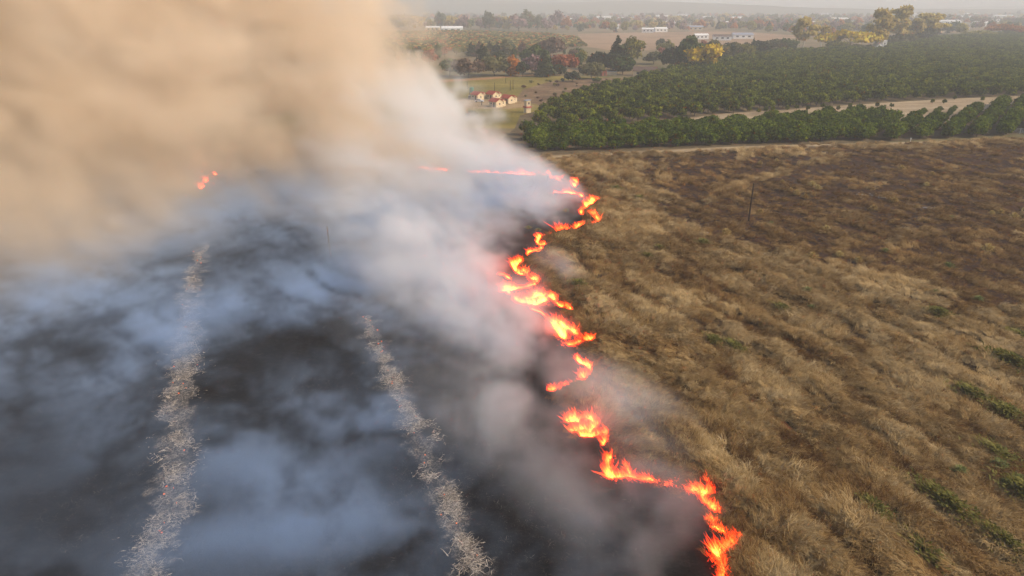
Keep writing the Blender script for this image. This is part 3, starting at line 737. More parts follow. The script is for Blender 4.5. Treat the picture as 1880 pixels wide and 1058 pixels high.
# single trees round the meadow, the farmyard and the gum trees: (kind, base px, base row, top row, width px, colour, label)
GREEN = foliage('green_leaf', (0.018, 0.028, 0.008), (0.045, 0.062, 0.016), (0.095, 0.11, 0.03))
DKGREEN = foliage('dark_green_leaf', (0.012, 0.016, 0.008), (0.028, 0.034, 0.014), (0.055, 0.062, 0.022), 0.12)
OLIVE = foliage('olive_leaf', (0.03, 0.03, 0.014), (0.07, 0.068, 0.028), (0.13, 0.115, 0.045))
BROWN = foliage('brown_twig', (0.045, 0.028, 0.02), (0.10, 0.065, 0.045), (0.17, 0.115, 0.075))
ORANGE = foliage('orange_leaf', (0.13, 0.045, 0.010), (0.28, 0.095, 0.018), (0.42, 0.17, 0.035))
RUST = foliage('rust_leaf', (0.11, 0.032, 0.018), (0.22, 0.070, 0.036), (0.32, 0.12, 0.06))
MAUVE = foliage('mauve_twig', (0.09, 0.055, 0.055), (0.19, 0.12, 0.115), (0.30, 0.20, 0.18))
YELLOW = foliage('yellow_leaf', (0.20, 0.12, 0.012), (0.46, 0.29, 0.025), (0.62, 0.42, 0.05))
YGREEN = foliage('yellow_green_leaf', (0.045, 0.045, 0.010), (0.14, 0.125, 0.025), (0.27, 0.22, 0.045))
GUM = foliage('gum_leaf', (0.17, 0.125, 0.035), (0.34, 0.25, 0.075), (0.48, 0.35, 0.12), 0.45)
TREES = [
 ('round', 860,143,106,50, BROWN, 'wide bare brown tree at the meadow edge beside the smoke'),
 ('round', 826,140,105,34, GREEN, 'green tree at the meadow edge half lost in the smoke'),
 ('column', 886,124,82,20, DKGREEN, 'slim dark cypress behind the wide brown tree'),
 ('round', 908,139,102,46, OLIVE, 'spreading olive green tree between the brown tree and the orange one'),
 ('column', 941,139,101,24, ORANGE, 'orange autumn tree at the back of the meadow'),
 ('round', 980,122,82,42, GREEN, 'broad green tree rising behind the mauve tree'),
 ('round', 960,141,112,20, DKGREEN, 'small dark green tree touching the orange autumn tree'),
 ('round', 977,136,99,32, MAUVE, 'mauve bare-twigged tree between two dark green trees'),
 ('conifer', 1001,141,92,32, DKGREEN, 'dark pointed conifer at the back of the meadow'),
 ('round', 1036,136,99,40, RUST, 'rust red tree beside the dark pointed conifer'),
 ('round', 1028,139,117,18, DKGREEN, 'low dark bush below the rust red tree'),
 ('round', 1011,104,67,42, BROWN, 'tall brownish tree far behind the conifer'),
 ('conifer', 866,104,76,18, DKGREEN, 'dusky pine at the start of the pine row behind the cypress'),
 ('conifer', 880,104,74,17, BROWN, 'dusky brown pine in the pine row behind the cypress'),
 ('conifer', 898,104,75,18, DKGREEN, 'dusky pine in the middle of the pine row behind the cypress'),
 ('conifer', 912,104,77,18, DKGREEN, 'dusky pine at the end of the pine row nearest the tall brown tree'),
 ('column', 929,106,72,20, OLIVE, 'thin grey olive tree behind the orange autumn tree'),
 ('column', 958,106,77,16, BROWN, 'thin brown tree behind the broad green tree'),
 ('round', 1055,114,97,18, DKGREEN, 'small dark tree standing off beyond the rust red tree'),
 ('round', 1101,128,92,38, DKGREEN, 'dark green tree next to the tall dark conifer by the farmhouse'),
 ('conifer', 1134,130,66,42, DKGREEN, 'tall dark conifer by the farmhouse'),
 ('round', 1161,120,69,38, YGREEN, 'tall yellow green tree touching the tall dark conifer'),
 ('round', 1143,137,104,36, GREEN, 'round green tree in front of the tall dark conifer'),
 ('round', 1086,145,114,38, OLIVE, 'bushy olive tree beside the red roofed shed'),
 ('round', 1051,150,130,22, DKGREEN, 'low dark bush on the slope below the bushy olive tree'),
 ('round', 1095,152,142,14, GREEN, 'small green bush on the scrubby slope'),
 ('round', 1182,148,129,20, GREEN, 'round green bush beside the white roofed shed'),
 ('round', 1264,128,65,34, GREEN, 'tall green tree standing against the big yellow tree'),
 ('round', 1287,128,78,60, YELLOW, 'big golden yellow tree above the dark orchard'),
 ('round', 1232,127,86,38, DKGREEN, 'dark green tree between the farmhouse and the tall green tree'),
 ('round', 1200,118,94,34, OLIVE, 'hazy olive tree behind the farmhouse roof'),
 ('round', 1312,114,73,34, OLIVE, 'olive tree behind the big yellow tree'),
 ('round', 1340,112,76,30, OLIVE, 'olive brown tree at the orchard edge beyond the big yellow tree'),
 ('round', 1362,108,80,34, YGREEN, 'low yellowish tree in the bushes at the far orchard edge'),
 ('round', 1392,104,74,32, DKGREEN, 'low dark tree in the bushes at the far orchard edge'),
 ('round', 1418,98,72,34, OLIVE, 'low olive tree between the bushes and the tall gum tree'),
 ('round', 1446,95,69,26, GREEN, 'low green tree touching the tall gum tree'),
 ('gum', 1473,93,32,40, GUM, 'tall gum tree with pale bare trunk beside the orchard'),
 ('gum', 1507,86,46,24, GUM, 'slender hazy gum tree behind the dark bush'),
 ('round', 1527,90,54,26, DKGREEN, 'dark tree between the slender gum and the golden umbrella tree'),
 ('umbrella', 1560,92,55,78, YELLOW, 'golden umbrella shaped tree among the gum trees'),
 ('round', 1536,94,74,34, YGREEN, 'low yellow green bush under the golden umbrella tree'),
 ('round', 1574,96,80,26, OLIVE, 'low dark olive bush beside the white house'),
 ('gum', 1607,92,17,44, GUM, 'tallest gum tree standing over the white house'),
 ('gum', 1643,84,14,44, GUM, 'broad crowned tall gum tree behind the white house'),
 ('gum', 1672,80,34,36, GUM, 'shorter gum tree between the two taller ones'),
 ('round', 1650,84,62,44, OLIVE, 'low dusky tree under the broad gum tree'),
 ('gum', 1700,78,25,46, GUM, 'last wide gum tree at the end of the row above the orchard'),
 ('round', 1690,78,48,40, OLIVE, 'olive tree under the last gum tree'),
 ('umbrella', 1842,66,43,50, ORANGE, 'hazy orange tree on the skyline of the orchard'),
 ('round', 1795,68,56,40, YGREEN, 'low yellow green bush on the skyline of the orchard'),
 ('round', 1868,66,56,40, YGREEN, 'low yellow green bush at the orchard corner below the hazy orange tree'),
]
for i, (kind, bx, by, ty, w, lm, lab) in enumerate(TREES):
    x, y = at(bx, by); h = height_at(y, ty) ; D = math.hypot(y, CAM_H)
    wm = w / FPX * D * (1.1 if kind == 'gum' else 1.32)
    base = {'gum': 0.30, 'umbrella': 0.35, 'conifer': 0.08, 'column': 0.06}.get(kind, 0.14)
    nl = int(1300 if w > 30 else 800)
    nm = {'conifer': 'conifer_tree', 'gum': 'gum_tree', 'column': 'slim_tree'}.get(kind, 'tree')
    ms = tree_proto(nm, kind, h, wm, 1000 + 3 * i, lm, nl, 0.028 * (h + wm) + 0.12, base, PALE_BARK if kind == 'gum' else BARK)
    place_tree(nm, ms, x, y, 1.0, 0, lab, 'single trees beyond the field')

# more garden trees in the belt behind the meadow
belt_k = [('round', GREEN, 'green'), ('round', OLIVE, 'olive'), ('round', DKGREEN, 'dark green'), ('column', GREEN, 'slim green'), ('round', YGREEN, 'yellowish'), ('round', BROWN, 'brown'), ('round', RUST, 'rusty')]
belt_p = [tree_proto('garden_tree', k_, 11.0, 11.0 if k_ == 'round' else 5.0, 1450 + 3 * i, l_, 700, 0.5, 0.1) for i, (k_, l_, _) in enumerate(belt_k)]
for i in range(44):
    a = rg.uniform(700, 1075) if i < 26 else rg.uniform(1180, 1440); b = rg.uniform(100, 127) if i < 26 else rg.uniform(90, 106)
    if 1300 < a and b > 100: b = 97
    x, y = at(a, b); q = int(rg.integers(0, 7)); sc_ = rg.uniform(0.7, 1.25)
    place_tree('garden_tree', belt_p[q], x, y, sc_, rg.random() * 6, belt_k[q][2] + ' garden tree in the tree belt behind the meadow and farmhouse', 'garden trees of the belt')

# scrubby bushes on the slope beside the orchard
sb = [tree_proto('scrub_bush', 'round', 1.6, 2.6, 1500 + i, [OLIVE, BROWN, YGREEN][i], 180, 0.22, 0.05) for i in range(3)]
for i in range(46):
    a = rg.uniform(960, 1165); b = rg.uniform(147, 188)
    if b > 210 - (a - 985) * 0.34 : continue
    x, y = at(a, b); place_tree('scrub_bush', sb[i % 3], x, y, rg.uniform(0.5, 1.3), rg.random() * 6, 'low scrub bush on the brown slope between meadow and orchard', 'scrub bushes on the slope', 'bush')
x, y = at(866, 217); place_tree('bush', tree_proto('bush', 'round', 3.2, 5.5, 1590, GREEN, 300, 0.3, 0.05), x, y, 1, 0, 'green bush at the foot of the smoke below the cottages', cat='bush')

TOWN = [(1108,37,24),(1139,38,12),(1160,38,16),(1125,53,20),(1172,48,18),(1189,60,20),(1212,59,22),(1276,56,26),(1286,72,24),(1325,74,30),(985,48,24),(1352,38,22),(1362,71,34),(1410,48,16),(1425,47,18),(1452,58,14),(1497,47,18),(1520,30,34),(1577,28,24),(1590,38,18),(1735,45,44),(1770,36,26),(1722,58,30),(1800,48,26),(1760,55,28),(795,57,24),(830,58,36),(1020,44,16),(900,44,14),(940,47,12),(1045,40,14),(1215,35,20),(1255,32,22),(1300,37,18),(1640,33,20),(1690,31,24),(1840,34,30),(1870,40,24),(1230,47,16),(1395,28,26),(1540,40,26),(1555,49,18),(1470,36,24),(1340,47,20),(1820,40,24),(1780,30,26)]
TOWN_W = [(*at(a, b), w / FPX * at(a, b)[1]) for a, b, w in TOWN]
def clear_of_town(x, y): return not any(abs(x - a) < w * 0.5 + 9 and b - 150 < y < b + 14 for a, b, w in TOWN_W)
# hazy trees of the far town; yellow orchard this side of it
far_kinds = [('round', OLIVE), ('round', GREEN), ('round', BROWN), ('round', YGREEN), ('umbrella', ORANGE), ('round', GUM), ('conifer', DKGREEN), ('round', MAUVE)]
far_p = [tree_proto('far_tree', k_, 12.0, 13.0 if k_ != 'conifer' else 7.0, 1600 + i, l_, 420, 0.75, 0.12) for i, (k_, l_) in enumerate(far_kinds)]
FARLAB = ['hazy olive tree', 'hazy green tree', 'hazy brown tree', 'hazy yellow green tree', 'hazy flat orange tree', 'hazy pale gold tree', 'hazy dark pine', 'hazy mauve tree']
spots = []
for i in range(150):
    a = rg.uniform(690, 1900); b = rg.choice([rg.uniform(26, 36), rg.uniform(34, 56)])
    if 1060 < a < 1480 and b > 52: continue
    spots.append((a, b, rg.uniform(0.7, 1.25)))
spots += [(812+i*17.5, 53 + (i % 3) * 2.2, rg.uniform(1.0, 1.7)) for i in range(14)]
for i, (a, b, s) in enumerate(spots):
    if not clear_of_town(*at(a, b)): continue
    x, y = at(a, b); q = int(rg.choice(8, p=[.24, .16, .14, .14, .08, .14, .05, .05])); s *= 1.75
    place_tree('far_tree', far_p[q], x, y, (s, s, s * rg.uniform(0.75, 1.1)), rg.random() * 6, FARLAB[q] + ' among the houses of the far town', 'trees of the far town')
n = 9000
tx = rg.uniform(-2600, 3600, n); ty = 1150 * (4600 / 1150) ** rg.random(n)
k = (fbm2(tx * 0.004, ty * 0.0025, 3, 800) > 0.43) & ~inside(px([(1060,62),(1345,58),(1480,66),(1400,82),(1240,92),(1070,85)]), tx, ty) & ~inside(px([(690,92),(690,62),(830,59),(1005,64),(1060,72),(1075,86),(990,94),(860,98)]), tx, ty) & ~inside(BACK, tx, ty); tx, ty = tx[k], ty[k]
k = np.array([clear_of_town(a, b) for a, b in zip(tx, ty)]); tx, ty = tx[k], ty[k]
rest_trees('far_woodland', tx, ty, far_p, 'hazy woodland and gardens spreading to the foot of the hills', 0.8, 1.7)
yp = [tree_proto('yellowing_orchard', 'round', 4.2, 6.0, 1700 + i, [YGREEN, YGREEN, GREEN, GUM, ORANGE][i], 200, 0.5, 0.08) for i in range(5)]
YO = px([(690,92),(690,62),(830,59),(1005,64),(1060,72),(1075,86),(990,94),(860,98)])
ox, oy = orchard_points(YO, R(20), 7.5, 6.0, 0.8, rg)
rest_trees('yellowing_orchard', ox, oy, yp, 'yellowing orchard rows between the pines and the far town')

# ------------------------------------------------------------------ buildings
CREAM = plain('cream_wall', (0.66, 0.52, 0.33), 0.9, 0.12, 0.8)
REDROOF = plain('red_roof', (0.42, 0.085, 0.055), 0.75, 0.25, 1.5)
WHITE = plain('white_paint', (0.78, 0.76, 0.72), 0.7, 0.08, 0.5)
GREYR = plain('grey_roof', (0.30, 0.31, 0.36), 0.6, 0.15, 0.5)
BRNROOF = plain('brown_roof', (0.13, 0.085, 0.065), 0.85, 0.25, 0.8)
GLASS = plain('dark_window', (0.025, 0.028, 0.032), 0.2, 0.2, 1, 0.5)
DOOR = plain('dark_door', (0.07, 0.045, 0.03), 0.7, 0.2, 2)
def gable(parent, x0, x1, y0, y1, hw, hr, wall, roof, over=0.35, nm=''):
    """gabled block, ridge along y; wall + roof parts"""
    xm = (x0 + x1) / 2
    w = MB().prism([(x0, -0.2), (x1, -0.2), (x1, hw), (xm, hr), (x0, hw)], y0, y1).build('wall', wall, parent)
    sl = (hr - hw) / (xm - x0); t = 0.14
    r = MB()
    for s in (-1, 1):
        xe = xm + s * ((x1 - x0) / 2 + over); ze = hw - sl * over
        prof = [(xm, hr + 0.02), (xe, ze + 0.02), (xe, ze + t), (xm, hr + t + 0.03)]
        r.prism(prof if s > 0 else prof[::-1], y0 - over, y1 + over)
    return w, r.build('roof', roof, parent)
def opening(parent, name, mat, side, c, z0, z1, w, plane):
    """window / door slab standing 4 cm proud; side 'x' or 'y' plane"""
    fr = MB()
    if side == 'x': fr.box(plane - 0.02, plane + 0.05, c - w/2, c + w/2, z0, z1)
    else: fr.box(c - w/2, c + w/2, plane - 0.05, plane + 0.02, z0, z1)
    o = fr.build(name, mat, parent)
    sill = MB()
    if name == 'window':
        if side == 'x': sill.box(plane - 0.02, plane + 0.12, c - w/2 - .1, c + w/2 + .1, z0 - .1, z0)
        else: sill.box(c - w/2 - .1, c + w/2 + .1, plane - 0.12, plane + 0.02, z0 - .1, z0)
        sill.build('sill', WHITE, o)
    return o
def cottage(a, b, rz, lab, mirror=1.0):
    x, y = at(a, b)
    r = empty('cottage', (x, y, 0.03), rz); r.scale = (1.0, 1.0, 1.0)
    # local: ridge along y, gable at -y; the long wall on -x faces left
    gable(r, 0, 4.0, 0, 5.2, 2.5, 3.7, CREAM, REDROOF)
    gable(r, 4.03, 6.9, 1.6, 5.0, 2.2, 3.1, CREAM, REDROOF, 0.25)
    opening(r, 'window', GLASS, 'y', 2.0, 1.1, 1.8, 0.7, 0.0)
    opening(r, 'window', GLASS, 'y', 5.4, 1.1, 1.7, 0.55, 1.6)
    d = opening(r, 'door', DOOR, 'x', 1.6, 0.0, 2.0, 0.9, -0.02)
    opening(r, 'window', GLASS, 'x', 3.6, 1.1, 1.8, 0.8, -0.02)
    opening(r, 'door', DOOR, 'x', 0.8, 0.0, 2.0, 0.8, 4.0)
    return tag(r, lab, 'house', 'red roofed cottages')
cottage(877, 184.5, R(42), 'red roofed cream cottage beside the parked white car and the green tank')
cottage(905, 183.5, R(42), 'red roofed cream cottage in the middle of the group, partly behind another')
cottage(911, 198, R(40), 'red roofed cream cottage standing in front of the others')
cottage(933.5, 191, R(42), 'red roofed cream cottage at the end of the group towards the narrow hut')
# narrow two stage hut
x, y = at(968, 207); r = empty('narrow_hut', (x, y, 0), R(30))
MB().box(-1.1, 1.1, -1.1, 1.1, -0.1, 2.1).build('lower_wall', CREAM, r)
MB().prism([(-1.5, 2.15), (1.5, 2.15), (1.15, 2.7), (-1.15, 2.7)], -1.5, 1.5).build('skirt_roof', REDROOF, r)
MB().box(-0.95, 0.95, -0.95, 0.95, 2.7, 5.0).build('upper_wall', CREAM, r)
MB().prism([(-1.3, 5.0), (1.3, 5.25), (1.3, 5.4), (-1.3, 5.15)], -1.3, 1.3).build('roof', GREYR, r)
opening(r, 'window', GLASS, 'y', 0.2, 3.5, 4.4, 0.6, -0.95); opening(r, 'door', DOOR, 'x', 0, 0, 1.9, 0.8, 1.1)
tag(r, 'narrow cream two stage hut with grey roof beside the orchard corner', 'hut')
# green water tank on a stand
def lathe(prof, n=14):
    mb = MB(); vs = []; fs = []
    for rr, z in prof:
        for k_ in range(n): vs.append((rr * math.cos(6.2832*k_/n), rr * math.sin(6.2832*k_/n), z))
    for i in range(len(prof)-1):
        for k_ in range(n): fs.append((i*n+k_, i*n+(k_+1)%n, (i+1)*n+(k_+1)%n, (i+1)*n+k_))
    fs += [tuple(range(n-1, -1, -1)), tuple((len(prof)-1)*n + k_ for k_ in range(n))]
    return mb.add(vs, fs)
TANKG = plain('green_tank', (0.02, 0.16, 0.10), 0.5, 0.12, 1); STEEL = plain('dark_steel', (0.06, 0.06, 0.06), 0.6, 0.2, 1)
x, y = at(866, 179); r = empty('water_tank', (x, y, 0))
lathe([(1.05, 2.7), (1.1, 2.8), (1.1, 4.6), (0.9, 4.85), (0.3, 5.0)]).build('tank', TANKG, r)
MB().box(-1.2, 1.2, -1.2, 1.2, 2.5, 2.68).build('platform', STEEL, r)
for sx in (-1, 1):
    for sy in (-1, 1): MB().tube([(sx, sy, -0.1), (sx * .95, sy * .95, 2.5)], [0.09, 0.09]).build('leg', STEEL, r)
tag(r, 'green water tank raised on a dark stand behind the cottages', 'water tank')
x, y = at(862, 182.5); r = empty('drum', (x, y, 0))
lathe([(0.62, 0.0), (0.66, 0.1), (0.66, 1.5), (0.5, 1.75)]).build('shell', STEEL, r); lathe([(0.5, 1.75), (0.45, 1.95), (0.1, 2.0)]).build('lid', WHITE, r)
tag(r, 'dark drum with white lid under the green water tank', 'drum')
# parked car
CARW = plain('car_paint', (0.62, 0.64, 0.66), 0.3, 0.05, 1, 0.5); TYRE = plain('tyre_rubber', (0.02, 0.02, 0.02), 0.8)
x, y = at(880, 188); r = empty('parked_car', (x, y, 0.03), R(-8))
MB().prism([(-2.1, 0.35), (2.1, 0.35), (2.15, 0.75), (1.25, 0.92), (-1.9, 0.95), (-2.15, 0.8)], -0.85, 0.85).build('body', CARW, r)
cab = MB().prism([(-1.7, 0.95), (1.15, 0.93), (0.5, 1.45), (-1.2, 1.48)], -0.74, 0.74).build('cabin', CARW, r)
MB().prism([(-1.45, 1.0), (0.9, 1.0), (0.45, 1.38), (-1.15, 1.40)], -0.77, 0.77).build('window', GLASS, cab)
for sx in (-1.3, 1.35):
    for sy in (-0.8, 0.8): MB().tube([(sx, sy - 0.1, 0.33), (sx, sy + 0.1, 0.33)], [0.33, 0.33], 12).build('wheel', TYRE, r)
for sy in (-0.6, 0.6): MB().box(2.1, 2.18, sy - 0.15, sy + 0.15, 0.58, 0.72).build('headlight', WHITE, r)
tag(r, 'white car parked in front of the red roofed cottages', 'car')
# farm buildings under the conifer
def barn(name, a, b, rz, wx, wy, hw, hr, wall, roof, lab, nwin=2, group=None, cat='building'):
    x, y = at(a, b); r = empty(name, (x, y, 0), rz)
    gable(r, -wx/2, wx/2, -wy/2, wy/2, hw, hr, wall, roof, 0.4)
    for i in range(nwin):
        opening(r, 'window', GLASS, 'x', -wy/2 + wy * (i + 0.7) / (nwin + 0.4), hw * 0.4, hw * 0.75, wy / (nwin * 2.6), wx/2)
        opening(r, 'window', GLASS, 'x', -wy/2 + wy * (i + 0.7) / (nwin + 0.4), hw * 0.4, hw * 0.75, wy / (nwin * 2.6), -wx/2 - 0.03)
    opening(r, 'door', DOOR, 'y', 0.3, 0, min(2.1, hw * .9), 1.0, -wy/2)
    return tag(r, lab, cat, group)
barn('farmhouse', 1184, 139, R(78), 8, 15, 3.2, 5.6, CREAM, BRNROOF, 'farmhouse with brown roof under the dark trees', 3, cat='house')
barn('shed', 1205, 144, R(80), 5, 11, 2.3, 3.1, WHITE, WHITE, 'low shed with white roof at the orchard edge beside the farmhouse')
barn('shed', 1107, 139, R(20), 3.5, 4, 3.0, 4.2, plain('red_brick', (0.22, 0.07, 0.045), 0.9), GREYR, 'small red walled shed between the olive tree and the cream wall', 1)
x, y = at(1121, 138); r = empty('garden_wall', (x, y, 0), R(4)); MB().box(-4, 4, -0.12, 0.12, -0.1, 2.0).build('wall', CREAM, r); MB().box(-4.1, 4.1, -0.2, 0.2, 2.0, 2.15).build('coping', WHITE, r); tag(r, 'cream garden wall beside the farmhouse', 'wall')
barn('white_house', 1610, 94, R(10), 9, 8, 4.5, 8.0, WHITE, WHITE, 'white gabled house at the orchard edge below the gum trees', cat='house')
x, y = at(1620, 94); r = empty('white_tower', (x, y, 0)); MB().box(-2, 2, -2, 2, -0.2, 9.5).build('wall', WHITE, r); MB().prism([(-2.4, 9.5), (2.4, 9.5), (1.6, 10.6), (-1.6, 10.6)], -2.4, 2.4).build('roof', WHITE, r); opening(r, 'window', GLASS, 'y', 0, 6.5, 8, 1.2, -2); tag(r, 'square white tower touching the white gabled house', 'tower')
# far town roofs
for i, (a, b, w) in enumerate(TOWN):
    x, y = at(a, b); wm = w / FPX * y; hh = 3.0 + 0.0022 * y
    barn('town_building', a, b, R(90 + rg.uniform(-12, 12)), min(wm * 0.5, 22), wm, hh, hh + min(wm * 0.07, 3) + 0.6, [WHITE, CREAM, WHITE][i % 3], [WHITE, WHITE, GREYR, WHITE, BRNROOF][i % 5],
         'pale low building with %s roof in the hazy far town' % ['a white', 'a white', 'a grey', 'a white', 'a brown'][i % 5], 3, 'buildings of the far town')

# ------------------------------------------------------------------ poles, gate
WOOD = plain('weathered_pole', (0.055, 0.035, 0.025), 0.9, 0.35, 4)
def pole(a, b, top, r0, lab, arm=False, lean=(0, 0)):
    x, y = at(a, b); h = height_at(y, top); z = float(gz(x, y)[0]) if y < 200 else 0.0
    r = empty('pole', (x, y, z - 0.05)); MB().tube([(0, 0, -0.5), (lean[0] * .5, lean[1] * .5, h * 0.5), (lean[0], lean[1], h)], [r0 * 1.15, r0, r0 * 0.8], 8).build('shaft', WOOD, r)
    MB().tube([(lean[0], lean[1], h), (lean[0], lean[1], h + 0.12)], [r0 * 0.95, r0 * 0.6], 8).build('cap', STEEL, r)
    if arm: MB().box(-0.5, 0.5, -0.05, 0.05, h - 0.5, h - 0.38).build('crossarm', WOOD, r)
    return tag(r, lab, 'pole')
pole(1374, 409, 340, 0.16, 'lone dark wooden pole standing in the dark brown field')
pole(607, 478, 420, 0.15, 'thin pole standing in the smoke over the burnt field')
for a, b, t, lab in ((847, 153, 143, 'short pole at the meadow edge beside the smoke'), (858, 164, 150, 'pole behind the green water tank'), (908, 169, 152, 'pole behind the middle cottage roofs'), (928.5, 153, 142, 'pole below the orange autumn tree'), (937, 166, 148, 'first of two thin poles close together on the meadow'), (942, 164, 147, 'second of two thin poles close together on the meadow')):
    pole(a, b, t, 0.13, lab, False)
x, y = at(884.5, 193); r = empty('gate_post', (x, y, 0)); MB().tube([(0, 0, -.2), (0, 0, 1.2)], [0.2, 0.2]).build('post', WOOD, r); MB().box(-.3, .3, -.3, .3, 1.2, 1.5).build('cap', STEEL, r); tag(r, 'dark stub post beside the parked white car', 'post')
x, y = at(1872, 246); r = empty('rail_gate', (x, y, 0.05), R(-48))
for i in range(4): MB().box(-3.2, 3.2, -0.04, 0.04, 0.45 + 0.42 * i, 0.53 + 0.42 * i).build('rail', WHITE, r)
for s in (-3.2, 0, 3.2): MB().box(s - 0.06, s + 0.06, -0.06, 0.06, -0.1, 2.0).build('post', WHITE, r)
tag(r, 'white rail gate at the end of the orchard rows', 'gate')
x, y = at(1671, 261); r = empty('marker_post', (x, y, 0.05)); MB().tube([(0, 0, -.1), (0, 0, 1.1)], [0.09, 0.09]).build('post', WHITE, r); MB().box(-.16, .16, -.16, .16, 1.1, 1.3).build('cap', WHITE, r); tag(r, 'small white marker post on the track before the orchard', 'post')

# ------------------------------------------------------------------ weeds and pale litter in the fields
WL = foliage('weed_leaf_green', (0.06, 0.052, 0.012), (0.12, 0.112, 0.026), (0.20, 0.18, 0.055), 0.3, 2.0)
YS = foliage('dry_shrub', (0.16, 0.10, 0.03), (0.36, 0.24, 0.085), (0.50, 0.36, 0.16), 0.3, 2.0)
HERB = foliage('pale_herb', (0.06, 0.07, 0.018), (0.13, 0.145, 0.045), (0.21, 0.22, 0.09), 0.3, 2.0)
def weed_proto(seed, mat, h, w, n, leaf, kind='round'):
    """low clump of upright narrow leaves on a few thin stems"""
    rg3 = np.random.default_rng(seed); V = []; Fs = []; T = []
    for i in range(n):
        q = abs(rg3.normal(0, 0.42)); a = rg3.random() * 6.283; p = np.array([q * w * .5 * math.cos(a), q * w * .5 * math.sin(a), h * rg3.random() * 0.75 * math.exp(-q * q)])
        L = leaf * rg3.uniform(1.4, 3.2); el = R(rg3.uniform(10, 80)); az = a + rg3.normal(0, 0.8); t = rg3.random(); b = len(V)
        for k_ in range(3):
            sd = np.array([-math.sin(az), math.cos(az), rg3.normal(0, .3)]) * leaf * (0.22, 0.34, 0.04)[k_]; V += [p - sd, p + sd]; T += [t, t]
            p = p + np.array([math.cos(az) * math.cos(el), math.sin(az) * math.cos(el), math.sin(el)]) * L / 2; el -= 0.6
        for k_ in range(2): Fs.append((b+2*k_, b+2*k_+1, b+2*k_+3, b+2*k_+2))
    cm = mesh_np('leaves', V, Fs); attr(cm, 'tint', T); cm.materials.append(mat)
    mb = MB()
    for i in range(7):
        a = rg3.random() * 6.28; q = rg3.uniform(0.1, 0.35) * w
        mb.tube([(q * .3 * math.cos(a), q * .3 * math.sin(a), -0.4), (q * .7 * math.cos(a), q * .7 * math.sin(a), h * .4), (q * math.cos(a), q * math.sin(a), h * .8)], [0.03, 0.02, 0.008], 4)
    sm = mb.mesh('stems'); sm.materials.append(BARK); return cm, sm
wp = [weed_proto(1800 + i, WL, 0.75, 3.0, 700, 0.12) for i in range(3)]
yp2 = [weed_proto(1810 + i, YS, 1.2, 1.9, 420, 0.14, 'gum') for i in range(3)]
hp = [weed_proto(1820 + i, HERB, 0.7, 1.8, 360, 0.10) for i in range(2)]
def weed(protos, name, a, b, s, lab, group, cat, i):
    x, y = at(a, b); r = empty(name, (x, y, float(gz(x, y)[0]) + 0.12), i * 2.1 if not hasattr(s, '__len__') else ROW)
    r.scale = tuple(1.4 * q for q in s) if hasattr(s, '__len__') else (s, s, s)
    c_, t_ = protos[i % len(protos)]; link('leaves', c_, None, r); link('stem', t_, None, r)
    tag(r, lab, cat, group)
for i, (a, b, s) in enumerate([(1850,680,(2.2,1.0,1.3)),(1868,625,(1.6,.9,1.1)),(1690,1020,(2.6,1.1,1.2)),(1735,935,(2.2,.8,.9)),(1820,840,(1.6,.9,1.1)),(1600,945,(1.4,.8,.9)),(1835,1010,(1.8,.7,.8)),(1780,735,(1.5,.9,.9)),(1845,770,(1.3,.9,.8)),(1720,590,(1.1,.9,.9)),(1345,645,(1.4,.7,.8)),(1310,636,(1,.7,.7)),(1290,455,(1,.9,.9)),(1175,370,(1.5,1.2,1.2)),(1132,355,(1.6,1.2,1.2)),(1210,465,(1.1,.9,.9)),(1060,535,(1,.8,.8)),(1435,575,(1.3,.8,.9)),(1190,480,(1.2,.8,.9)),(1880,920,(1.5,1,1))]):
    weed(wp, 'weed_patch', a, b, s, 'low green weed patch growing through the dry grass', 'green weed patches in the dry grass', 'weed', i)
for i, (a, b) in enumerate([(1450,355),(1462,362),(1478,368),(1435,340),(1490,345),(1500,352),(1395,395),(1332,437),(1655,315),(1710,325),(1820,398),(1860,405),(1835,396),(1575,485),(1490,480),(1515,428),(1540,475),(1812,465),(1640,375),(1395,305),(1425,300),(1602,390),(1700,345)]):
    weed(yp2, 'dry_shrub', a, b, 0.85 + 0.5 * ((i * 37) % 10) / 10, 'pale yellow dry shrub standing on the dark brown soil', 'dry shrubs on the dark soil', 'shrub', i)
for i, (a, b) in enumerate([(1415,415),(1625,467),(1745,405),(1740,495),(1880,390),(1795,555),(1830,865),(1865,890),(1845,900),(1490,575),(1715,548),(1760,876),(1480,545)]):
    weed(hp, 'herb_clump', a, b, 0.8 + 0.5 * ((i * 53) % 10) / 10, 'pale grey green herb clump with small leaves', 'pale herb clumps', 'herb', i)
# small shrubs at the fire's edge, thin stems inside the flames
for i, (a, b, s) in enumerate([(988,428,.9),(970,424,1.0),(1038,392,1.1)]):
    weed(hp, 'scorched_shrub', a, b, s, 'small olive shrub standing on the charred ground beside the flames', 'shrubs beside the flames', 'shrub', i)
for i, (a, b) in enumerate([(975,570),(985,562)]):
    x, y = at(a, b); mb = MB()
    for q in range(4): mb.tube([(0, 0, -.1), (0.1 * q - .2, 0.05, 0.7), (0.25 * q - .45, 0.1 * q - .2, 1.5)], [0.035, 0.025, 0.01], 4)
    o = mb.build('bare_stem', WOOD); o.location = (x, y, float(gz(x, y)[0])); tag(o, 'bare dark stems standing in the bed of flames', 'stem', 'bare stems in the flames')
